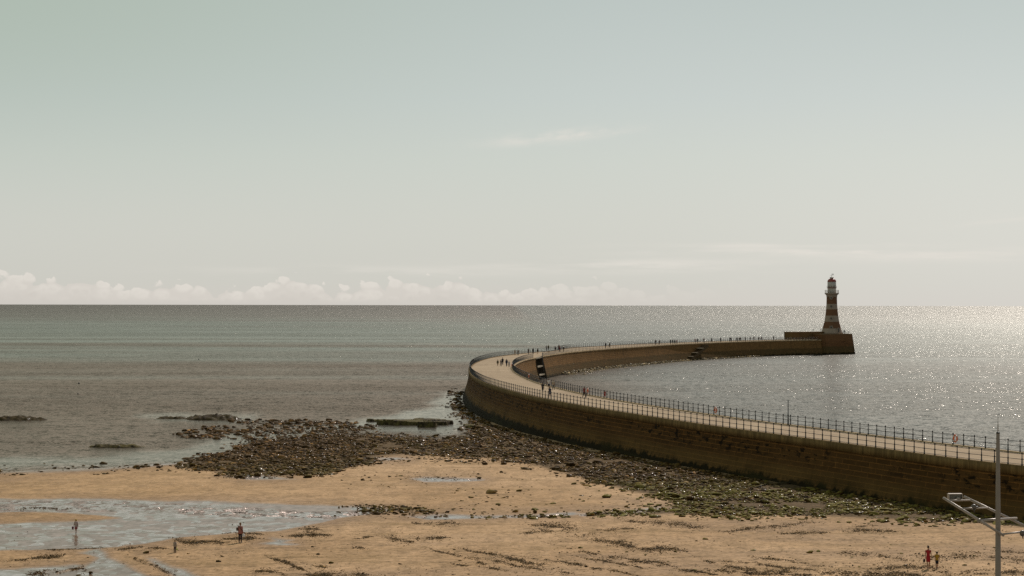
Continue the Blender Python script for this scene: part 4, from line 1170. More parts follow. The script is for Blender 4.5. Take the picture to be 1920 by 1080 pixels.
# ================================================================== SEAWEED on the sand (nobody could count it)
WEED = [  # polyline in survey pixels, half width px, pieces
    ([(1187, 976), (1240, 980), (1314, 989)], 6, 420), ([(1366, 995), (1420, 990), (1514, 982)], 4, 330), ([(1470, 999), (1545, 999)], 4, 190),
    ([(1105, 1008), (1160, 1018), (1190, 1026), (1270, 1031)], 6, 620), ([(997, 984), (1060, 988), (1100, 998)], 9, 520), ([(985, 997), (1050, 994)], 4, 160), ([(1126, 993), (1188, 992)], 3, 150),
    ([(1171, 1044), (1242, 1055), (1292, 1069), (1338, 1077)], 3, 420), ([(1316, 1046), (1347, 1058), (1407, 1069), (1500, 1076)], 4, 430), ([(1330, 1066), (1393, 1075), (1560, 1078), (1700, 1079)], 5, 700),
    ([(1360, 1050), (1440, 1060), (1517, 1069)], 3, 230), ([(1415, 1043), (1480, 1052), (1545, 1062)], 3, 190), ([(881, 1031), (940, 1043), (1000, 1058), (1059, 1072)], 3.5, 480),
    ([(860, 1040), (930, 1053), (1010, 1068)], 3, 280), ([(860, 1058), (950, 1070)], 3, 180), ([(1068, 1027), (1130, 1042), (1230, 1058), (1333, 1076)], 3, 420), ([(1100, 1045), (1200, 1064)], 2.5, 150),
    ([(1000, 1046), (1090, 1060), (1180, 1076)], 2.5, 230), ([(818, 1031), (870, 1045), (920, 1064)], 3, 220),
    ([(1579, 993), (1620, 994), (1668, 996)], 4, 300), ([(1603, 985), (1640, 985)], 2, 70), ([(1560, 1035), (1640, 1040), (1700, 1050)], 5, 230), ([(1640, 1064), (1720, 1062), (1800, 1060)], 6, 330), ([(1730, 1040), (1820, 1045), (1925, 1050)], 9, 420), ([(1760, 1070), (1850, 1072), (1925, 1074)], 6, 480), ([(1540, 1072), (1640, 1076), (1760, 1078)], 5, 420), ([(1830, 1034), (1925, 1036)], 5, 160),
    ([(95, 1028.5), (140, 1027.5), (186, 1028)], 2.2, 260), ([(229, 1028), (265, 1026), (305, 1029)], 3, 260), ([(331, 1010), (350, 1017), (385, 1016), (432, 1017)], 4, 420), ([(421, 998), (450, 1000), (485, 1002)], 3, 200), ([(425, 1008), (455, 1008), (482, 1010)], 4, 300),
    ([(0, 1050), (40, 1050), (75, 1046), (110, 1042)], 4, 260), ([(90, 1045), (110, 1040)], 4, 120), ([(135, 1064), (160, 1066)], 4, 130), ([(60, 1074), (110, 1070)], 6, 180),
    ([(560, 990), (600, 993)], 3, 130), ([(546, 1003), (580, 1002), (612, 1003)], 4, 330), ([(661, 1008), (694, 1006)], 2.5, 120), ([(480, 1068), (500, 1070), (535, 1080)], 4, 330), ([(583, 1077), (640, 1078), (690, 1079)], 5, 420),
    ([(509, 1045), (535, 1054), (568, 1070)], 3, 220), ([(579, 1058), (615, 1065)], 2, 90), ([(780, 980), (820, 982), (860, 982)], 4, 280), ([(780, 1008), (835, 1008)], 3.5, 200), ([(714, 1004), (768, 1016)], 5, 230), ([(655, 1020), (690, 1030)], 3, 70),
    ([(250, 1045), (290, 1062), (330, 1078)], 4, 150), ([(760, 893), (860, 897)], 3, 90), ([(0, 954), (60, 953), (130, 953)], 2, 120)]
wp = []
for poly, hw, cnt in WEED:
    P = np.array(poly, float); s = np.concatenate([[0], np.cumsum(np.hypot(*np.diff(P, axis=0).T))])
    m_ = int(cnt * 10); t = np.clip(RNG.uniform(0, s[-1], m_) + RNG.normal(0, s[-1] * .10, m_), -s[-1] * .3, s[-1] * 1.3)
    k_ = vnoise(t / 9.0, t * 0, int(P[0, 0])) > RNG.uniform(.0, .72, m_); t = t[k_]; m_ = len(t)
    ends = np.minimum(t + s[-1] * .1, s[-1] * 1.1 - t) / (s[-1] * .3 + 1e-6); d0 = (P[-1] - P[-2]) / np.hypot(*(P[-1] - P[-2])); d1 = (P[0] - P[1]) / np.hypot(*(P[0] - P[1]))
    sd_ = hw * (.35 + .65 * np.clip(ends, 0, 1))
    ov, un = np.maximum(t - s[-1], 0), np.maximum(-t, 0)
    px = np.interp(t, s, P[:, 0]) + ov * d0[0] + un * d1[0] + RNG.normal(0, hw * 1.0, m_)
    py = np.interp(t, s, P[:, 1]) + ov * d0[1] + un * d1[1] + (vnoise(t / 14.0, t * 0 + 5, 3) - .5) * 4 + RNG.standard_t(2.2, m_) * .40 * sd_
    for a, b_ in zip(px, py):
        if b_ < 1084:
            q = at_beach(a, b_); wp.append((q[0], q[1]))
for k in range(6000):   # loose scraps over the whole beach
    a, b_ = RNG.uniform(-10, 1930), 978 + 104 * RNG.uniform(0, 1) ** .8
    q = at_beach(a, b_)
    if fbm(np.array([q[0] / 5]), np.array([q[1] / 6]), 3, 71)[0] > RNG.uniform(.38, .75): wp.append((q[0], q[1]))
for k in range(1100):
    a, b_ = RNG.uniform(560, 1240), RNG.uniform(866, 962)
    q = at_beach(a, b_)
    if sdf(np.array([a]), np.array([b_]), ROCK_ZONES['scatter'][0])[0] < 0 and fbm(np.array([q[0] / 5]), np.array([q[1] / 7]), 3, 72)[0] > RNG.uniform(.4, .7): wp.append((q[0], q[1]))
wp = np.array(wp)
_, _, _, _, _, _, s_ = terrain_z(wp[:, 0], wp[:, 1], True)
clump = fbm(wp[:, 0] / 1.3, wp[:, 1] / 1.6, 3, 81)
wp = wp[clump > RNG.uniform(.28, .56, len(wp))]
n3 = len(wp); r3 = .027 * np.exp(RNG.normal(0, .5, n3)); r3 = np.minimum(r3, .10)
sc3 = np.stack([r3 * RNG.uniform(.8, 1.8, n3), r3 * RNG.uniform(.7, 1.3, n3), r3 * RNG.uniform(.25, .55, n3)], 1)
pos3 = np.stack([wp[:, 0], wp[:, 1], terrain_z(wp[:, 0], wp[:, 1]) + sc3[:, 2] * .3], 1)
WEEDM = rock_material('drift_weed', .03, ((.040, .024, .009), (.15, .092, .038)), .08)
rock_mass('seaweed', np.arange(n3), pos3, sc3, RNG.uniform(0, 6.28, n3), RNG.normal(0, .3, (n3, 2)), RNG.integers(0, 8, n3), WEEDM, 'brown seaweed scraps strewn in lines over the beach', small=9)


# ================================================================== PROMENADE and LAMP MAST
mb = MB(); mb.box((0, 64, 4.1), (420, 74, .8)); mb.box((0, 101.2, 2.2), (420, .8, 3.2))
o = mb.build('promenade', [paint('promenade_concrete', (.33, .28, .21), .9, .25, .4, obj_space=False)]); tag(o, 'concrete promenade behind the beach', kind='structure')
STEEL = paint('galvanised_steel', (.20, .162, .13), .5, .28, 1.6, metal=.3)
STEELL = paint('pale_tube_steel', (.29, .235, .19), .42, .25, 2.2, metal=.3)
BLKS = paint('lamp_bronze', (.10, .075, .055), .4, .3, 4)
BLK = paint('lamp_black', (.02, .016, .012), .35, .3, 4)
mp = at_y(1871.2, 811, 90.0); MX, MY = mp[0], mp[1]
LM = tag(empty('lamp_mast', (MX, MY, 4.5)), 'tall tapering grey steel mast with a slanted ladder frame of floodlights at the right edge', 'lamp mast')
def zpx(py_, Y=90.0): return at_y(1871.2, py_, Y)[2] - 4.5
mb = MB(); mb.lathe([(.2, 0), (.2, .02), (.19, .05), (.135, .06), (.132, zpx(1080)), (.105, zpx(905)), (.10, zpx(900)), (.079, zpx(813)), (.078, zpx(811.5))], 20); mb.build('pole', [STEEL], LM)
mb = MB(); mb.lathe([(.088, zpx(813)), (.09, zpx(811)), (.06, zpx(810)), (.02, zpx(809.6))], 16); mb.build('cap', [BLK], LM)
mb = MB(); mb.lathe([(.024, zpx(810)), (.022, zpx(796)), (.013, zpx(795)), (.009, zpx(782))], 8); mb.build('rod', [STEEL], LM)
def fp(px_, py_, Y): q = at_y(px_, py_, Y); return Vector((q[0] - MX, q[1] - MY, q[2] - 4.5))
YA, YB = 89.72, 91.6
A0, A1 = fp(1768.6, 933.4, YA), fp(1882.2, 1004.3, YA); B0, B1 = fp(1807.6, 931.2, YB), fp(1942, 996, YB)
mb = MB(); mb.tube([A0, A1], .06, 12); fa = mb.build('frame_tube', [STEELL], LM)
mb = MB(); mb.tube([A1 - (A1 - A0).normalized() * .001, A1 + (A1 - A0).normalized() * .01], .045, 12); mb.build('end_cap', [BLK], fa)
mb = MB(); mb.tube([B0, B1], .06, 12); mb.build('frame_tube', [STEELL], LM)
def onl(a, b, t): return a + (b - a) * t
rungs = [(fp(1780.5, 938.6, YA), fp(1819.5, 937.6, YB), .042), (fp(1804.5, 953.5, YA), fp(1853, 951.8, YB), .042), (fp(1835.3, 976, YA), fp(1906, 971.8, YB), .062), (fp(1881, 1001.5, YA), fp(1940, 994.8, YB), .042)]
for a, b_, r_ in rungs:
    mb = MB(); mb.tube([a, b_], r_, 10); mb.build('rung', [STEELL], LM)
mb = MB(); mb.tube([rungs[2][0] - Vector((.06, .02, .03)), rungs[2][0] + Vector((.08, .02, .03))], .085, 10); mb.build('clamp', [STEEL], LM)
# square floodlight on the first rung
c = fp(1790.5, 930.5, 90.7)
fl = empty('floodlight', c, 0.1, LM)
mb = MB()
mb.box((0, .12, 0), (.60, .05, .23)); mb.box((0, 0, .115), (.64, .28, .03)); mb.box((0, 0, -.115), (.64, .28, .03)); mb.box((-.315, 0, 0), (.03, .28, .2)); mb.box((.315, 0, 0), (.03, .28, .2))
mb.build('housing', [STEELL], fl)
mb = MB(); mb.box((0, -.02, 0), (.58, .03, .19)); mb.build('glass', [paint('flood_glass', (.13, .12, .10), .12, .4, 5)], fl)
mb = MB(); mb.ball(fp(1796.5, 935, 90.55), .085, 12); mb.tube([fp(1796.5, 935, 90.55), fp(1797, 938.3, 90.6)], .05, 8); mb.build('knuckle', [STEELL], LM)
def spot(px_, py_, Y, r_):
    c = fp(px_, py_, Y); e = empty('spotlight', c, 0, LM)
    mb = MB(); mb.lathe([(.02, r_ * .95), (r_ * .55, r_ * .85), (r_ * .95, r_ * .35), (r_, 0), (r_ * .95, -.05)], 14); mb.build('cover', [BLKS], e)
    mb = MB(); mb.lathe([(r_ * .93, -.045), (r_ * .9, -r_ * .5), (r_ * .6, -r_ * .95), (.03, -r_ * 1.1)], 14); mb.build('lens', [BLK], e)
    mb = MB(); mb.tube([(r_ * .6, 0, -.02), (r_ * 1.5, .05, 0)], .04, 8); mb.tube([(0, 0, -r_ * .9), (.03, .0, -r_ * 1.9)], .025, 6); mb.build('bracket', [BLK], e)
spot(1826, 950.5, 90.5, .135); spot(1917, 999.5, 90.5, .135)

# ================================================================== PEOPLE
def skin_body(J, E, rads, root, name):
    """one continuous body grown over a skeleton"""
    keys = list(J); me = bpy.data.meshes.new(name)
    me.from_pydata([J[k] for k in keys], [(keys.index(a), keys.index(b)) for a, b in E], [])
    o = bpy.data.objects.new(name, me); COL.objects.link(o)
    md = o.modifiers.new('Skin', 'SKIN'); md.use_smooth_shade = True
    if not me.skin_vertices: me.skin_vertices.new() if hasattr(me.skin_vertices, 'new') else None
    for i, k in enumerate(keys):
        r = rads[k]; d = me.skin_vertices[0].data[i]
        d.radius = r if hasattr(r, '__len__') else (r, r); d.use_root = (k == root)
    ss_ = o.modifiers.new('Subsurf', 'SUBSURF'); ss_.levels = 1; ss_.render_levels = 1
    dg = bpy.context.evaluated_depsgraph_get(); dg.update()
    me2 = bpy.data.meshes.new_from_object(o.evaluated_get(dg))
    bpy.data.objects.remove(o); me2.name = name
    return me2

def rot_x(v, a):    # swing in the walking plane (y forward is -Y)
    return Vector((v[0], v[1] * math.cos(a) - v[2] * math.sin(a), v[1] * math.sin(a) + v[2] * math.cos(a)))

def pose(kind):
    """joints for a figure of height 1 facing -Y"""
    P = {'walk': dict(l=(.42, .1), r=(-.32, .45), al=(-.35, .3), ar=(.4, .25)), 'walk2': dict(l=(-.28, .4), r=(.38, .05), al=(.32, .3), ar=(-.3, .2)),
         'stand': dict(l=(.03, .03), r=(-.05, .02), al=(.05, .12), ar=(-.03, .15)), 'lean': dict(l=(.0, .0), r=(.06, .12), al=(.75, .9), ar=(.7, .9)),
         'hold': dict(l=(.25, .08), r=(-.2, .25), al=(.1, .2), ar=(.05, .05)), 'stride': dict(l=(.3, .05), r=(-.38, .8), al=(.1, .1), ar=(.1, .1)), 'still': dict(l=(.02, .02), r=(-.02, .05), al=(.05, .25), ar=(.1, .35))}[kind]
    J = {'pelvis': Vector((0, 0, .515)), 'waist': Vector((0, .005, .60)), 'chest': Vector((0, .005, .735)), 'neck': Vector((0, 0, .835)), 'head': Vector((0, -.012, .905)), 'crown': Vector((0, -.006, .958))}
    for s, q, aq in ((-1, P['l'], P['al']), (1, P['r'], P['ar'])):
        k = 'l' if s < 0 else 'r'
        h = Vector((s * .052, 0, .49)); J['hip' + k] = h
        kn = h + rot_x((s * .006, 0, -.235), -q[0]); J['knee' + k] = kn
        an = kn + rot_x((0, 0, -.215), -q[0] + q[1]); J['ank' + k] = an
        J['toe' + k] = an + rot_x((s * .012, -.085, -.028), (-q[0] + q[1]) * .5)
        sh = Vector((s * .105, .005, .795)); J['sho' + k] = sh
        spread = .22 if kind in ('hold',) else .10
        el = sh + rot_x((s * spread * .17, 0, -.165), -aq[0]); J['elb' + k] = el
        wr = el + rot_x((s * spread * .08, 0, -.14), -aq[0] - aq[1]); J['wri' + k] = wr
        J['han' + k] = wr + (wr - el).normalized() * .045
    lo = min(J['ankl'].z, J['ankr'].z) - .03
    for k in J: J[k] = J[k] - Vector((0, 0, lo))
    return J

BE = [('pelvis', 'waist'), ('waist', 'chest'), ('chest', 'neck'), ('neck', 'head'), ('head', 'crown')] + [e for k in 'lr' for e in [('pelvis', 'hip' + k), ('hip' + k, 'knee' + k), ('knee' + k, 'ank' + k), ('ank' + k, 'toe' + k), ('chest', 'sho' + k), ('sho' + k, 'elb' + k), ('elb' + k, 'wri' + k), ('wri' + k, 'han' + k)]]
BR = {'pelvis': (.082, .06), 'waist': (.07, .052), 'chest': (.088, .058), 'neck': .030, 'head': (.05, .058), 'crown': (.032, .036)}
for k in 'lr': BR.update({'hip' + k: .054, 'knee' + k: .035, 'ank' + k: .021, 'toe' + k: .018, 'sho' + k: .036, 'elb' + k: .026, 'wri' + k: .017, 'han' + k: (.011, .017)})

SKIN = paint('skin', (.33, .17, .10), .6, .12, 8)
def fabric(c): 
    key = 'cloth_%d_%d_%d' % tuple(int(q * 255) for q in c)
    return bpy.data.materials.get(key) or paint(key, c, .85, .25, 5)

def ell(c, rx, ry, n=12): return [(c[0] + rx * math.cos(2 * PI * k / n), c[1] + ry * math.sin(2 * PI * k / n), c[2]) for k in range(n)]
_cache = {}
def part_mesh(kind, posek, child):
    key = (kind, posek, child)
    if key in _cache: return _cache[key]
    J = pose(posek)
    if child:   # larger head, shorter limbs
        for k in list(J):
            if k in ('head', 'crown'): J[k] = J[k] + Vector((0, 0, -.02))
    mb = MB()
    if kind == 'body':
        br = dict(BR)
        if child: br.update(head=(.066, .074), crown=(.045, .05), pelvis=(.09, .068), chest=(.09, .066))
        me = skin_body(J, BE, br, 'pelvis', 'body')
        # ears, nose and five fingers per hand, joined into the same mesh
        bm = bmesh.new(); bm.from_mesh(me)
        hd = J['head']; extra = MB(); hr_ = .066 if child else .052
        extra.tube([hd + Vector((0, -hr_, .012)), hd + Vector((0, -hr_ - .022, -.008)), hd + Vector((0, -hr_, -.012))], [.006, .010, .006], 6)
        for s in (-1, 1): extra.ball(hd + Vector((s * hr_, .006, 0)), (.008, .014, .02), 6)
        for k, s in (('l', -1), ('r', 1)):
            h = J['han' + k]; d = (h - J['wri' + k]).normalized(); side = d.cross(Vector((s, 0, 0))).normalized()
            for q in range(4):
                b0 = h + side * (.013 - .0087 * q) + d * .012; ln = (.040, .046, .043, .033)[q]
                extra.tube([b0, b0 + d * ln * .55 - Vector((s * .004, 0, 0)), b0 + d * ln * .95 - Vector((s * .016, 0, 0))], [.0052, .0048, .0036], 5)
            t0_ = h - d * .022 + side * .013
            extra.tube([t0_, t0_ + d * .022 + side * .016, t0_ + d * .043 + side * .015 - Vector((s * .008, 0, 0))], [.006, .0058, .004], 5)
        em = extra.mesh('x', SKIN); bm.from_mesh(em); bm.to_mesh(me); bm.free(); bpy.data.meshes.remove(em)
    else:
        pe, wa, ch, nk, hd, cr = (J[k] for k in ('pelvis', 'waist', 'chest', 'neck', 'head', 'crown'))
        if kind in ('shirt', 'jacket', 'dress'):
            lo = pe.z - (.02 if kind == 'shirt' else .07 if kind == 'jacket' else .20)
            w_ = 1.12 if kind == 'shirt' else 1.28 if kind == 'jacket' else 1.15
            if kind == 'dress':
                rings = [ell((0, 0, lo), .112, .095), ell((0, 0, lo + .1), .112, .09), ell((0, 0, pe.z), .104, .08), ell(wa, .084, .066), ell(ch, .100, .072), ell((0, .004, ch.z + .045), .100, .062), ell((0, .002, nk.z - .022), .068, .046), ell((0, 0, nk.z), .036, .034)]
            else: rings = [ell((0, 0, lo), .105 * w_, .08 * w_), ell((0, 0, pe.z), .10 * w_, .077 * w_), ell(wa, .088 * w_, .068 * w_), ell(ch, .108 * w_, .075 * w_), ell((0, .004, ch.z + .05), .112 * w_, .066 * w_), ell((0, .002, nk.z - .022), .075, .05), ell((0, 0, nk.z), .038, .036)]
            mb.loft(rings, caps=True)
            for k in 'lr':
                s, e, w2_ = J['sho' + k], J['elb' + k], J['wri' + k]
                if kind == 'jacket': mb.tube([s + Vector((0, 0, .012)), e, w2_], [.046, .038, .028], 9)
                else: mb.tube([s + Vector((0, 0, .010)), s + (e - s) * (.45 if kind == 'dress' else .72)], [.036, .033] if kind == 'dress' else [.042, .038], 9)
        elif kind in ('trousers', 'shorts'):
            mb.loft([ell((0, 0, pe.z + .045), .092, .07), ell((0, 0, pe.z), .100, .077), ell((0, 0, pe.z - .05), .098, .076)])
            for k in 'lr':
                h, kn, an = J['hip' + k], J['knee' + k], J['ank' + k]
                if kind == 'trousers': mb.tube([h, kn, kn + (an - kn) * .92], [.060, .044, .034], 10)
                else: mb.tube([h, h + (kn - h) * .85], [.062, .056], 10)
        elif kind == 'skirt':
            mb.loft([ell((0, 0, pe.z + .05), .09, .07), ell((0, 0, pe.z - .03), .115, .09), ell((0, 0, pe.z - .19), .125, .11)])
        elif kind == 'hair':
            r = (.074, .082) if child else (.06, .068)
            mb.ball((hd[0], hd[1] + .012, hd[2] + .022), (r[0], r[1], .062 if not child else .07), 12)
        elif kind == 'long_hair':
            mb.ball((hd[0], hd[1] + .012, hd[2] + .022), (.062, .07, .062), 12)
            mb.loft([ell((0, .03, hd.z + .02), .055, .04), ell((0, .045, nk.z + .02), .058, .035), ell((0, .06, ch.z + .02), .05, .025)])
        elif kind == 'bun':
            mb.ball((hd[0], hd[1] + .012, hd[2] + .02), (.06, .068, .062), 12); mb.ball((hd[0] - .01, hd[1] + .065, hd[2] + .065), (.03, .03, .03), 8)
        elif kind == 'sun_hat':
            k = 1.2 if child else 1
            mb.lathe([(.095 * k, .93), (.1 * k, .935), (.07 * k, .95), (.066 * k, .985), (.045 * k, 1.012), (.01, 1.018)], 14, c=(hd[0], hd[1] + .004, hd[2] - .905 + (-.005 if child else 0)))
        elif kind == 'shoe':
            pass
        if kind.startswith('shoe_'):
            k = kind[-1]; a, t = J['ank' + k], J['toe' + k]; d = (t - a)
            mb.tube([a - d * .22 + Vector((0, 0, -.006)), a + d * .3 + Vector((0, 0, -.006)), t + d * .1], [.028, .03, .02], 8)
        me = mb.mesh(kind if not kind.startswith('shoe_') else 'shoe', SKIN)
    if not me.materials: me.materials.append(SKIN)
    _cache[key] = me
    return me

def person(loc, h, face, label, top=('shirt', (.3, .3, .3)), bottom=('trousers', (.03, .03, .05)), hair=('hair', (.05, .03, .02)), posek='walk', child=False, shoes=(.03, .025, .02), group=None, slim=.88, hat=None):
    r = tag(empty('person', tuple(loc), face), label, 'person', group)
    r.scale = (h * slim, h * slim, h)
    def put(kind, c, nm=None):
        o = link(nm or kind, part_mesh(kind, posek, child), r)
        if c is not None:
            o.material_slots[0].link = 'OBJECT'; o.material_slots[0].material = fabric(c)
        return o
    put('body', None)
    put(hair[0], hair[1], 'hair')
    put(top[0], top[1])
    if bottom: put(bottom[0], bottom[1])
    if hat: put('sun_hat', hat)
    if shoes:
        for k in 'lr': put('shoe_' + k, shoes, 'shoe')
    return r

def ground(px_, py_):
    q = at_beach(px_, py_)
    for _ in range(3):
        z = float(terrain_z(np.array([q[0]]), np.array([q[1]]))[0]); q = at_z(px_, py_, z)
    z = float(terrain_z(np.array([q[0]]), np.array([q[1]]))[0])
    return (q[0], q[1], z)
WALKG = 'people walking on the pier'
def tuple_off(p, d): return (p[0] + d[0], p[1] + d[1], p[2] + d[2])

# ---- on the beach
lady = ground(1740.5, 1066.5)
person(lady, 1.66, -.12, 'barefoot woman in red dress holding the hand of a boy in yellow', ('dress', (.32, .010, .012)), None, ('bun', (.035, .02, .012)), 'hold', shoes=None, slim=.8)

by = (lady[0] + .62, lady[1] + .08); bz = float(terrain_z(np.array([by[0]]), np.array([by[1]]))[0])
person((by[0], by[1], bz), 1.24, .1, 'boy in yellow top and black shorts walking hand in hand with woman in red', ('shirt', (.36, .21, .02)), ('shorts', (.012, .012, .02)), ('hair', (.03, .018, .01)), 'hold', True, (.02, .02, .025))
# shoes carried in her free hand
J = pose('hold'); hp_ = J['hanl'] * 1.68
mb = MB()
for dx in (-.03, .04): mb.tube([(dx, -.02, 0), (dx, 0, -.12), (dx, .03, -.22)], [.03, .045, .03], 8)
o = mb.build('carried_shoes', [fabric((.03, .02, .02))], None, (lady[0] + hp_.x - .03, lady[1] + hp_.y, lady[2] + hp_.z - .03)); tag(o, 'dark pair of shoes dangling from the hand of the woman in red', 'shoes')
# the stick in the boy's hand
hs = J['hanr'] * 1.24
mb = MB(); mb.tube([(-.05, 0, -.01), (.25, -.02, .03), (.55, -.03, .02)], [.012, .011, .006], 6)
tag(mb.build('stick', [fabric((.06, .04, .02))], None, (by[0] + hs.x, by[1] + hs.y, bz + hs.z - .03)), 'thin dark stick held out by the boy in yellow', 'stick')

w1 = ground(450.5, 1017.3)
person(w1, 1.62, PI - .3, 'woman in dusty pink jacket and dark leggings standing by heaps of seaweed', ('jacket', (.33, .13, .10)), ('trousers', (.03, .015, .015)), ('hair', (.16, .085, .03)), 'still', shoes=(.2, .17, .17))
Js = pose('still')
def rz(v, a): return Vector((v.x * math.cos(a) - v.y * math.sin(a), v.x * math.sin(a) + v.y * math.cos(a), v.z))
h_ = rz(Js['hanl'] * 1.62, PI - .3)
mb = MB(); mb.loft([ell((0, 0, 0), .02, .02), ell((0, 0, -.08), .09, .05), ell((0, 0, -.2), .13, .075), ell((0, 0, -.29), .10, .06)])
tag(mb.build('bag', [fabric((.75, .7, .66))], None, (w1[0] + h_.x + .02, w1[1] + h_.y - .03, w1[2] + h_.z + .0)), 'white plastic bag hanging from the hand of the woman in pink', 'bag')
h_ = rz(Js['chest'] * 1.62, 0)
mb = MB(); mb.tube([(-.2, -.10, .22), (0, -.215, .02), (.2, -.10, -.25)], .022, 6); mb.box((-.24, -.06, -.1), (.14, .2, .24))
tag(mb.build('satchel', [fabric((.08, .05, .03))], None, (w1[0] + h_.x, w1[1] + h_.y + .02, w1[2] + h_.z)), 'brown satchel on a strap across the back of the woman in pink', 'bag')
c1 = ground(142.5, 999.7)
person((c1[0], c1[1], c1[2] + .02), 1.22, PI + .5, 'child in pale top and red skirt wading in the shallow stream', ('jacket', (.42, .31, .26)), ('skirt', (.33, .07, .08)), ('hair', (.35, .2, .05)), 'walk', True, (.03, .02, .015), hat=(.45, .27, .05))
Jw = pose('walk'); h_ = rz(Jw['hanr'] * 1.22, PI + .5)
mb = MB(); mb.lathe([(.07, -.26), (.10, -.02), (.105, -.01), (.02, 0)], 10); tag(mb.build('bucket', [fabric((.15, .05, .07))], None, (c1[0] + h_.x - .05, c1[1] + h_.y, c1[2] + h_.z)), 'small dark pink bucket carried by the wading child', 'bucket')
c2 = ground(328, 1036.3)
person(c2, 1.0, PI - .4, 'small child in grey top, dark trousers and red boots standing on dry sand', ('jacket', (.27, .22, .18)), ('trousers', (.02, .015, .018)), ('hair', (.22, .13, .05)), 'stand', True, (.12, .02, .015))
J_ = pose('stand'); h_ = rz(J_['hanl'] * 1.0, PI - .4)
mb = MB(); mb.tube([(0, 0, 0), (.02, 0, -.14)], [.012, .012], 6); mb.tube([(.02, 0, -.14), (.025, 0, -.2), (.03, 0, -.27)], [.05, .055, .02], 8)
tag(mb.build('toy_spade', [fabric((.25, .38, .04))], None, (c2[0] + h_.x, c2[1] + h_.y, c2[2] + h_.z + .02)), 'green toy spade in the hand of the small child on dry sand', 'toy spade')

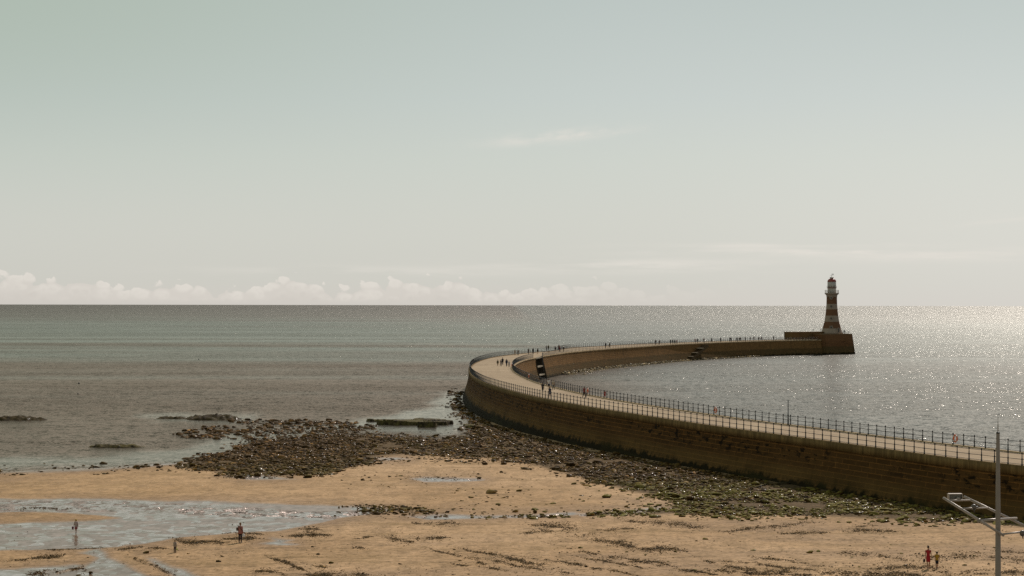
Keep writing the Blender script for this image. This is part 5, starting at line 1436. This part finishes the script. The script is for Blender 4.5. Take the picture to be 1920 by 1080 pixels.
# ---- on the pier
def on_deck(px_, py_): q = at_z(px_, py_, 5.94); return (q[0], q[1], 5.93)
def on_far(px_, wv):
    best = None
    i = np.arange(bend + 30, len(INNER)); Q = INNER[i] - nI[i] * wv
    x, _, _ = proj(np.concatenate([Q, np.full((len(Q), 1), 5.93)], 1)); k = int(np.argmin(np.abs(x - px_)))
    return (Q[k, 0], Q[k, 1], 5.93)
TR = 'trousers'
BK, NV, GY, WH, BE_, RD, OL, YL = (.012, .011, .013), (.02, .025, .05), (.16, .14, .13), (.62, .57, .53), (.38, .30, .22), (.22, .02, .02), (.11, .085, .045), (.40, .24, .02)
SKB = ('shorts', (.05, .05, .06))
pp = [
 (on_deck(1017.6, 736.5), 1.75, PI + .3, 'walker in black top and dark shorts left of a pair in pale tops', ('shirt', BK), ('shorts', BK), 'walk'),
 (on_deck(1028.8, 728.6), 1.76, PI, 'walker in white top with a companion in beige, seen from behind', ('shirt', WH), ('shorts', NV), 'walk2'),
 (on_deck(1037.6, 730.8), 1.75, PI - .2, 'walker in beige top beside the walker in white', ('shirt', BE_), ('trousers', GY), 'walk'),
 (on_deck(1031, 745.3), 1.72, .2, 'walker in navy top close to the outer railing, below the pale pair', ('shirt', NV), ('shorts', NV), 'walk2'),
 (on_deck(1095.4, 745.6), 1.80, PI - .5, 'tall walker in dark red top with a grey child beside', ('shirt', (.16, .02, .02)), (TR, BK), 'walk'),
 (on_deck(1098.6, 747.3), 1.12, PI - .4, 'child in grey walking by the tall walker in dark red', ('shirt', GY), (TR, GY), 'walk2'),
 (on_deck(1134.3, 746.8), 1.25, .6, 'girl in red dress skipping alone along the harbour railing', ('dress', (.36, .015, .02)), None, 'walk'),
 (on_deck(933.2, 686.8), 1.60, .3, 'walker in olive top, leftmost of the five at the bend', ('jacket', OL), ('shorts', BE_), 'walk'),
 (on_deck(939.3, 686.8), 1.66, .2, 'walker in grey, second from left of the five at the bend', ('shirt', GY), (TR, GY), 'walk2'),
 (on_deck(942.4, 683.8), 1.72, .1, 'walker all in black, third from left of the five at the bend', ('jacket', BK), (TR, BK), 'stand'),
 (on_deck(949.9, 687), 1.80, .2, 'tall walker in dark navy, fourth of the five at the bend', ('jacket', NV), (TR, NV), 'walk'),
 (on_deck(954.5, 687.8), 1.45, .1, 'small walker in pale grey, rightmost of the five at the bend', ('shirt', (.42, .38, .36)), (TR, GY), 'walk2'),
 (on_deck(965.6, 665.9), 1.75, PI, 'walker in light top, left one of a pair just past the bend', ('shirt', (.34, .27, .22)), ('shorts', BE_), 'walk'),
 (on_deck(971.4, 666.1), 1.72, PI, 'walker in brown top, right one of a pair just past the bend', ('shirt', (.12, .085, .06)), (TR, BK), 'walk2'),
 (on_deck(991.2, 664), 1.75, .2, 'walker in dark top with white bag, left of the stair gap', ('shirt', (.06, .035, .03)), (TR, BK), 'walk'),
 (on_deck(999.6, 663.4), 1.74, 0, 'walker in plain dark clothes directly above the stair gap', ('jacket', (.02, .016, .018)), (TR, NV), 'stand'),
 (on_deck(1007.9, 664), 1.70, .1, 'walker in dark brown standing at the right side of the stair gap', ('jacket', (.045, .028, .02)), ('shorts', BE_), 'stand'),
 (on_deck(1024.4, 657.6), 1.74, PI, 'walker in grey beside one in black and yellow', ('shirt', (.26, .22, .2)), (TR, BK), 'walk'),
 (on_deck(1028.2, 656.8), 1.78, PI, 'walker in black top with yellow pack, right of one in grey', ('jacket', (.10, .07, .01)), (TR, BK), 'walk2'),
 (on_deck(1041.3, 659.6), 1.72, 0, 'walker in black halfway between the yellow pack and the red bag', ('jacket', BK), ('shorts', BE_), 'walk'),
 (on_deck(1048, 656.6), 1.86, .1, 'tall walker in reddish brown right behind a walker with red bag', ('shirt', (.14, .06, .05)), (TR, BK), 'stand'),
 (on_deck(1049.6, 659.4), 1.60, .1, 'walker in dark red with a red bag at the hip', ('jacket', (.13, .012, .015)), (TR, BK), 'walk2'),
 (on_deck(1057, 659.7), 1.74, 0, 'walker in dark clothes and pale legs, alone right of the red bag', ('shirt', (.025, .02, .02)), ('shorts', BE_), 'walk'),
 (on_far(1135.4, 4.5), 1.80, PI, 'stout walker in black on the far arm, left of one in black and yellow', ('jacket', BK), (TR, BK), 'stand'),
 (on_far(1141.8, 4.5), 1.72, PI, 'walker in black with a touch of yellow on the far arm', ('jacket', (.06, .05, .01)), (TR, BK), 'walk'),
 (on_far(1230, 4), 1.85, PI, 'broad dark figure on the far arm, left of the group of four', ('jacket', (.05, .03, .03)), (TR, BK), 'stand'),
 (on_far(1236.9, 4), 1.80, PI, 'slim dark figure just right of the broad figure on the far arm', ('shirt', (.05, .03, .03)), (TR, BK), 'walk'),
 (on_far(1257.3, 4), 1.72, 0, 'first of four small figures on the far arm, all in black', ('jacket', BK), (TR, BK), 'walk'),
 (on_far(1262, 4), 1.70, 0, 'second of four small figures on the far arm, in dark brown', ('jacket', (.05, .035, .03)), (TR, BK), 'walk2'),
 (on_far(1264.9, 4), 1.55, 0, 'third of four small figures on the far arm, shorter and dark', ('jacket', (.03, .02, .02)), (TR, BK), 'stand'),
 (on_far(1269.4, 4), 1.50, 0, 'small figure in red, last of four on the far arm', ('shirt', (.25, .02, .025)), (TR, BK), 'walk'),
 (on_far(1304.4, 3.5), 1.68, PI, 'figure in red top above the landing stairs of the far arm', ('shirt', (.22, .02, .02)), (TR, BK), 'walk'),
 (on_far(1308, 3.5), 1.72, PI, 'figure in black right of the red one above the landing stairs', ('jacket', BK), (TR, BK), 'stand'),
 (on_far(1318.8, 4), 1.86, PI, 'tall thin figure just right of the top of the landing stairs', ('shirt', (.06, .04, .04)), (TR, BK), 'stand'),
 (on_far(1334.8, 4), 1.70, 0, 'lone dark figure between the landing stairs and the stout figure', ('jacket', BK), (TR, BK), 'stand'),
 (on_far(1352, 4), 1.80, PI, 'stout dark figure alone, left of a close couple on the far arm', ('jacket', (.03, .02, .018)), (TR, BK), 'stand'),
 (on_far(1367.6, 4), 1.78, PI, 'left one of a close couple leaning together on the far arm', ('jacket', (.035, .022, .018)), (TR, BK), 'lean'),
 (on_far(1370.6, 4), 1.76, PI, 'right one of a close couple leaning together on the far arm', ('jacket', (.03, .022, .02)), (TR, BK), 'lean'),
 (on_far(1382, 2), 1.82, PI, 'dark figure in front of a pair near the middle of the far group', ('jacket', (.02, .014, .014)), (TR, BK), 'walk'),
 (on_far(1385.2, 4.5), 1.76, PI, 'dark figure behind, left one of a pair in the far group', ('jacket', (.06, .035, .03)), (TR, BK), 'walk2'),
 (on_far(1388.2, 4.5), 1.78, PI, 'dark figure behind, right one of a pair in the far group', ('jacket', (.045, .03, .025)), (TR, BK), 'walk'),
 (on_far(1397.5, 4), 1.80, 0, 'thin dark figure right after the far group of three', ('shirt', BK), (TR, BK), 'stand'),
 (on_far(1407, 4), 1.74, 0, 'dark figure with long coat left of the thin tall one', ('jacket', (.05, .03, .025)), (TR, BK), 'walk'),
 (on_far(1413.6, 4), 1.86, 0, 'thin tall figure left of the last walking pair', ('shirt', (.03, .02, .018)), (TR, BK), 'stand'),
 (on_far(1422.6, 4), 1.72, PI, 'left one of the last walking pair before the pier head', ('jacket', (.10, .06, .05)), (TR, (.05, .03, .03)), 'walk'),
 (on_far(1427.3, 4), 1.80, PI, 'right one of the last walking pair before the pier head', ('jacket', (.13, .09, .08)), (TR, (.06, .04, .04)), 'walk2'),
 (on_far(1450.4, 3.5), 1.86, PI, 'stout lone figure nearest the storm wall of the pier head', ('jacket', (.06, .03, .025)), (TR, (.03, .02, .02)), 'stand'),
]
for loc, h, face, label, top, bot, ps in pp:
    child = h < 1.3
    person(loc, h, face, label, top, bot, ('hair', random.choice([(.04, .025, .015), (.10, .06, .03), (.02, .015, .01), (.2, .13, .06)])), ps, child, (.03, .025, .022), WALKG)
# on the pier head
for (px_, py_, z, Y), h, label, ps in [((1524.5, 622.5, 9.05, None), 1.3, 'small dark figure sitting up on the storm wall, left of the lighthouse', 'lean'), ((1538.8, 622.5, 9.05, None), 1.3, 'small dark figure on the storm wall next to the lighthouse', 'lean')]:
    q = pb0 + fd * ((px_ - 1487.5) * .27) - fn * 3.0
    best = min((abs(proj(np.array([*(pb0 + fd * s - fn * 3.0), 9.05]))[0] - px_), s) for s in np.linspace(0, Lp, 120))[1]
    q = pb0 + fd * best - fn * 3.0
    person((q[0], q[1], 9.05), h, PI / 2, label, ('jacket', (.015, .012, .012)), (TR, BK), posek=ps)
best = min((abs(proj(np.array([*hp(s, 2.2, 8.2)]))[0] - 1583), s) for s in np.linspace(0, Lh, 120))[1]
q = hp(best, 2.2, 8.2)
person((q[0], q[1], 8.2), 1.78, .4, 'dark figure standing on the pier head right of the lighthouse door', ('jacket', (.012, .01, .012)), (TR, BK), posek='stand')

# ---- a small dog on the deck
dq = on_deck(1029, 661.5)
dog = tag(empty('dog', dq, .9), 'small tan dog on the deck right of the stair gap', 'dog')
J = {'rump': (.0, .24, .36), 'belly': (0, .02, .35), 'chest': (0, -.22, .37), 'neck': (0, -.32, .48), 'head': (0, -.38, .55), 'muzzle': (0, -.50, .51), 'tail': (0, .34, .42), 'tip': (0, .44, .56)}
E = [('belly', 'rump'), ('belly', 'chest'), ('chest', 'neck'), ('neck', 'head'), ('head', 'muzzle'), ('rump', 'tail'), ('tail', 'tip')]
rd = {'rump': .085, 'belly': .085, 'chest': .105, 'neck': .06, 'head': .065, 'muzzle': .03, 'tail': .025, 'tip': .012}
for s, k in ((-1, 'l'), (1, 'r')):
    J.update({'fs' + k: (s * .07, -.24, .30), 'fk' + k: (s * .07, -.23, .15), 'ff' + k: (s * .07, -.26, .015), 'hs' + k: (s * .07, .24, .30), 'hk' + k: (s * .07, .19, .22), 'hh' + k: (s * .07, .29, .12), 'hf' + k: (s * .07, .25, .015)})
    E += [('chest', 'fs' + k), ('fs' + k, 'fk' + k), ('fk' + k, 'ff' + k), ('rump', 'hs' + k), ('hs' + k, 'hk' + k), ('hk' + k, 'hh' + k), ('hh' + k, 'hf' + k)]
    rd.update({'fs' + k: .05, 'fk' + k: .028, 'ff' + k: .025, 'hs' + k: .06, 'hk' + k: .04, 'hh' + k: .024, 'hf' + k: .025})
DOGM = paint('tan_fur', (.36, .20, .08), .9, .3, 10)
me = skin_body(J, E, rd, 'belly', 'dog_body'); me.materials.clear(); me.materials.append(DOGM); link('body', me, dog)
for s in (-1, 1):
    mb = MB(); mb.tube([(s * .035, -.36, .60), (s * .05, -.35, .66), (s * .055, -.36, .69)], [.025, .02, .006], 6); mb.build('ear', [fabric((.12, .06, .025))], dog)
# the white bag of the walker left of the stair gap
q = on_deck(992.6, 664); mb = MB(); mb.loft([ell((0, 0, .75), .03, .02), ell((0, 0, .62), .13, .07), ell((0, 0, .42), .12, .07)])
tag(mb.build('bag', [fabric((.7, .66, .62))], None, (q[0], q[1], q[2])), 'white shoulder bag at the side of a walker left of the stair gap', 'bag')

# ================================================================== RENDER SETTINGS
SC.view_settings.view_transform = 'Standard'
SC.view_settings.look = 'None'
SC.view_settings.exposure = 0
SC.view_settings.gamma = 1
SC.cycles.use_denoising = False
SC.cycles.max_bounces = 6
SC.cycles.sample_clamp_indirect = 3
SC.cycles.use_adaptive_sampling = False
